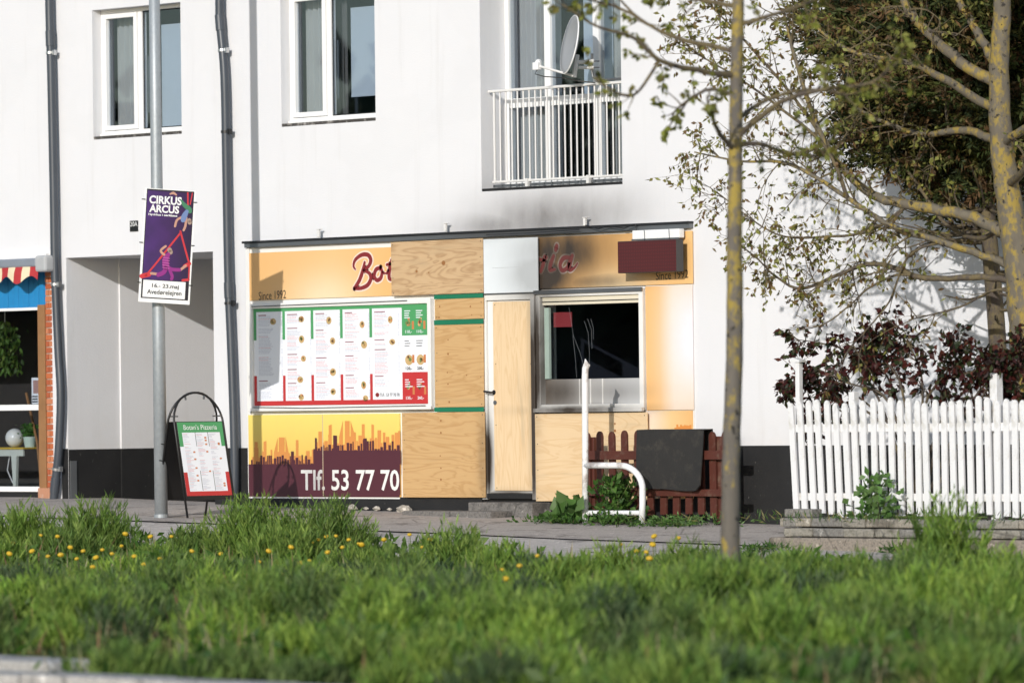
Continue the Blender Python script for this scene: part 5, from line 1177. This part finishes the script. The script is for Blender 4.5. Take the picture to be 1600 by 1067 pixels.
o = blades('dry_stems', x, y, gzv(x, y) - .05, rng.uniform(.18, .38, n), rng.uniform(.004, .008, n), rng.uniform(0, .3, n), pick([(.38,.30,.17),(.30,.17,.10),(.42,.36,.22)], n)); tag(o, 'scattered dry straw stems among the green verge', 'grass', kind='stuff')
# broad weed leaves low in the verge
n = 9000; d = np.sqrt(rng.uniform(26**2, 56**2, n)); pxs = rng.uniform(-100, 1700, n); x = CAM.x + (fwd.x + CR.x*(pxs-800)/F)*d; y = CAM.y + (fwd.y + CR.y*(pxs-800)/F)*d
k = (y < YV - .2) & (y > YK + .3) & offslab(x, y - .2) & (vnoise(x, y, 1.1) > .5); x, y = x[k], y[k]; n = len(x); D = nrmz(rdir(n) + [0, 0, .9]); P = np.column_stack([x, y, gzv(x, y) + rng.uniform(0, .16, n)])
o = leaf_mesh('verge_weeds', P, D, side(D), rng.uniform(.07, .16, n), rng.uniform(.018, .04, n), pick([(.06,.14,.02),(.09,.17,.03),(.12,.19,.05)], n), GRASSM); tag(o, 'broad-leaved weeds mixed into the verge grass', 'weeds', kind='stuff')
# dandelions, each a thing
DY = simple('dandelion_yellow', (.62, .40, .02), .6, var=.25); fm = MB(); fm.sphere((0, 0, 0), .027, 10, 5, (1, 1, .7)); hm_ = fm.build('flower', DY).data; bpy.data.objects.remove(bpy.data.objects['flower'])
stm = MB().tube([(0, 0, -1), (.02, .01, -.5), (0, 0, 0)], .004, 5).build('stem', STEMG); sm_ = stm.data; bpy.data.objects.remove(stm)
DL = [(196,841,50),(235,845,50),(268,845,50),(75,876,49),(95,874,48),(120,880,48),(160,866,49),(225,889,47),(175,872,48),(405,885,47),(300,868,48),(470,887,46),(490,855,50),(498,850,50),(510,845,50),(525,844,50),(512,870,47),(560,857,49),(565,858,49),(484,883,46),(120,957,41),(540,955,41),(64,843,50),(20,855,50),(660,862,48),(672,850,48),(640,842,50),(785,898,43),(790,912,42),(840,876,44),(1010,870,45),(1015,880,44),(1020,858,46),(1022,845,47),(1060,848,47),(970,858,47),(995,868,46),(1405,930,39),(1585,948,38),(812,892,43),(250,880,47),(330,915,44),(145,893,46),(30,890,47),(440,905,44),(280,900,46),(600,850,49),(90,845,50),(110,862,49),(130,868,48),(150,878,48),(190,860,49),(210,876,48),(345,872,48),(420,868,48),(455,862,48),(535,862,48),(545,850,49),(50,868,49),(15,872,49)]
for i, (px, py, dd) in enumerate(DL):
    c = atd(px, py, dd); g_ = gz(c.x, c.y) - .05; h = max(.16, c.z - g_ + .04)
    E = empty('dandelion', (c.x, c.y, g_), 'small yellow dandelion flower on a thin stem in the verge grass', 'dandelion', group='dandelions in the verge grass')
    o = link('flower', hm_, E); o.location = (0, 0, h); o.rotation_euler = (random.uniform(-.4,.4), random.uniform(-.4,.4), 0); s_ = random.uniform(.65, 1.1); o.scale = (s_,)*3
    o = link('stem', sm_, E); o.location = (0, 0, h); o.scale = (1, 1, h)

# row of trees across the street (seen mirrored in the shop glass)
n = 16000; P = np.column_stack([rng.uniform(-150, -25, n), rng.normal(-62, 3.0, n), rng.uniform(-.5, 1, n)]); hgt = 8 + 2.5*np.sin(P[:,0]*.35) + 1.5*np.sin(P[:,0]*.9); P[:,2] = np.maximum(.0, P[:,2])*hgt - .5
D = rdir(n); o = leaf_mesh('far_trees', P, D, side(D), rng.uniform(.9, 1.8, n), rng.uniform(.4, .8, n), pick([(.03,.05,.015),(.04,.06,.02)], n), NEEDLE); tag(o, 'far row of dark trees across the street, mirrored in the shop glass', 'trees', kind='stuff')

# fragment of an older slab at the verge edge, bottom left
c = SLC; gsl = c.z - .07
E = MB().box(-.62, .42, -.2, .2, -.2, .07).build('concrete_slab', CONC, None, .02); E.location = (c.x, c.y, gsl); E.rotation_euler = (0, .01, .03); tag(E, 'short concrete slab half overgrown behind the near kerb', 'slab')
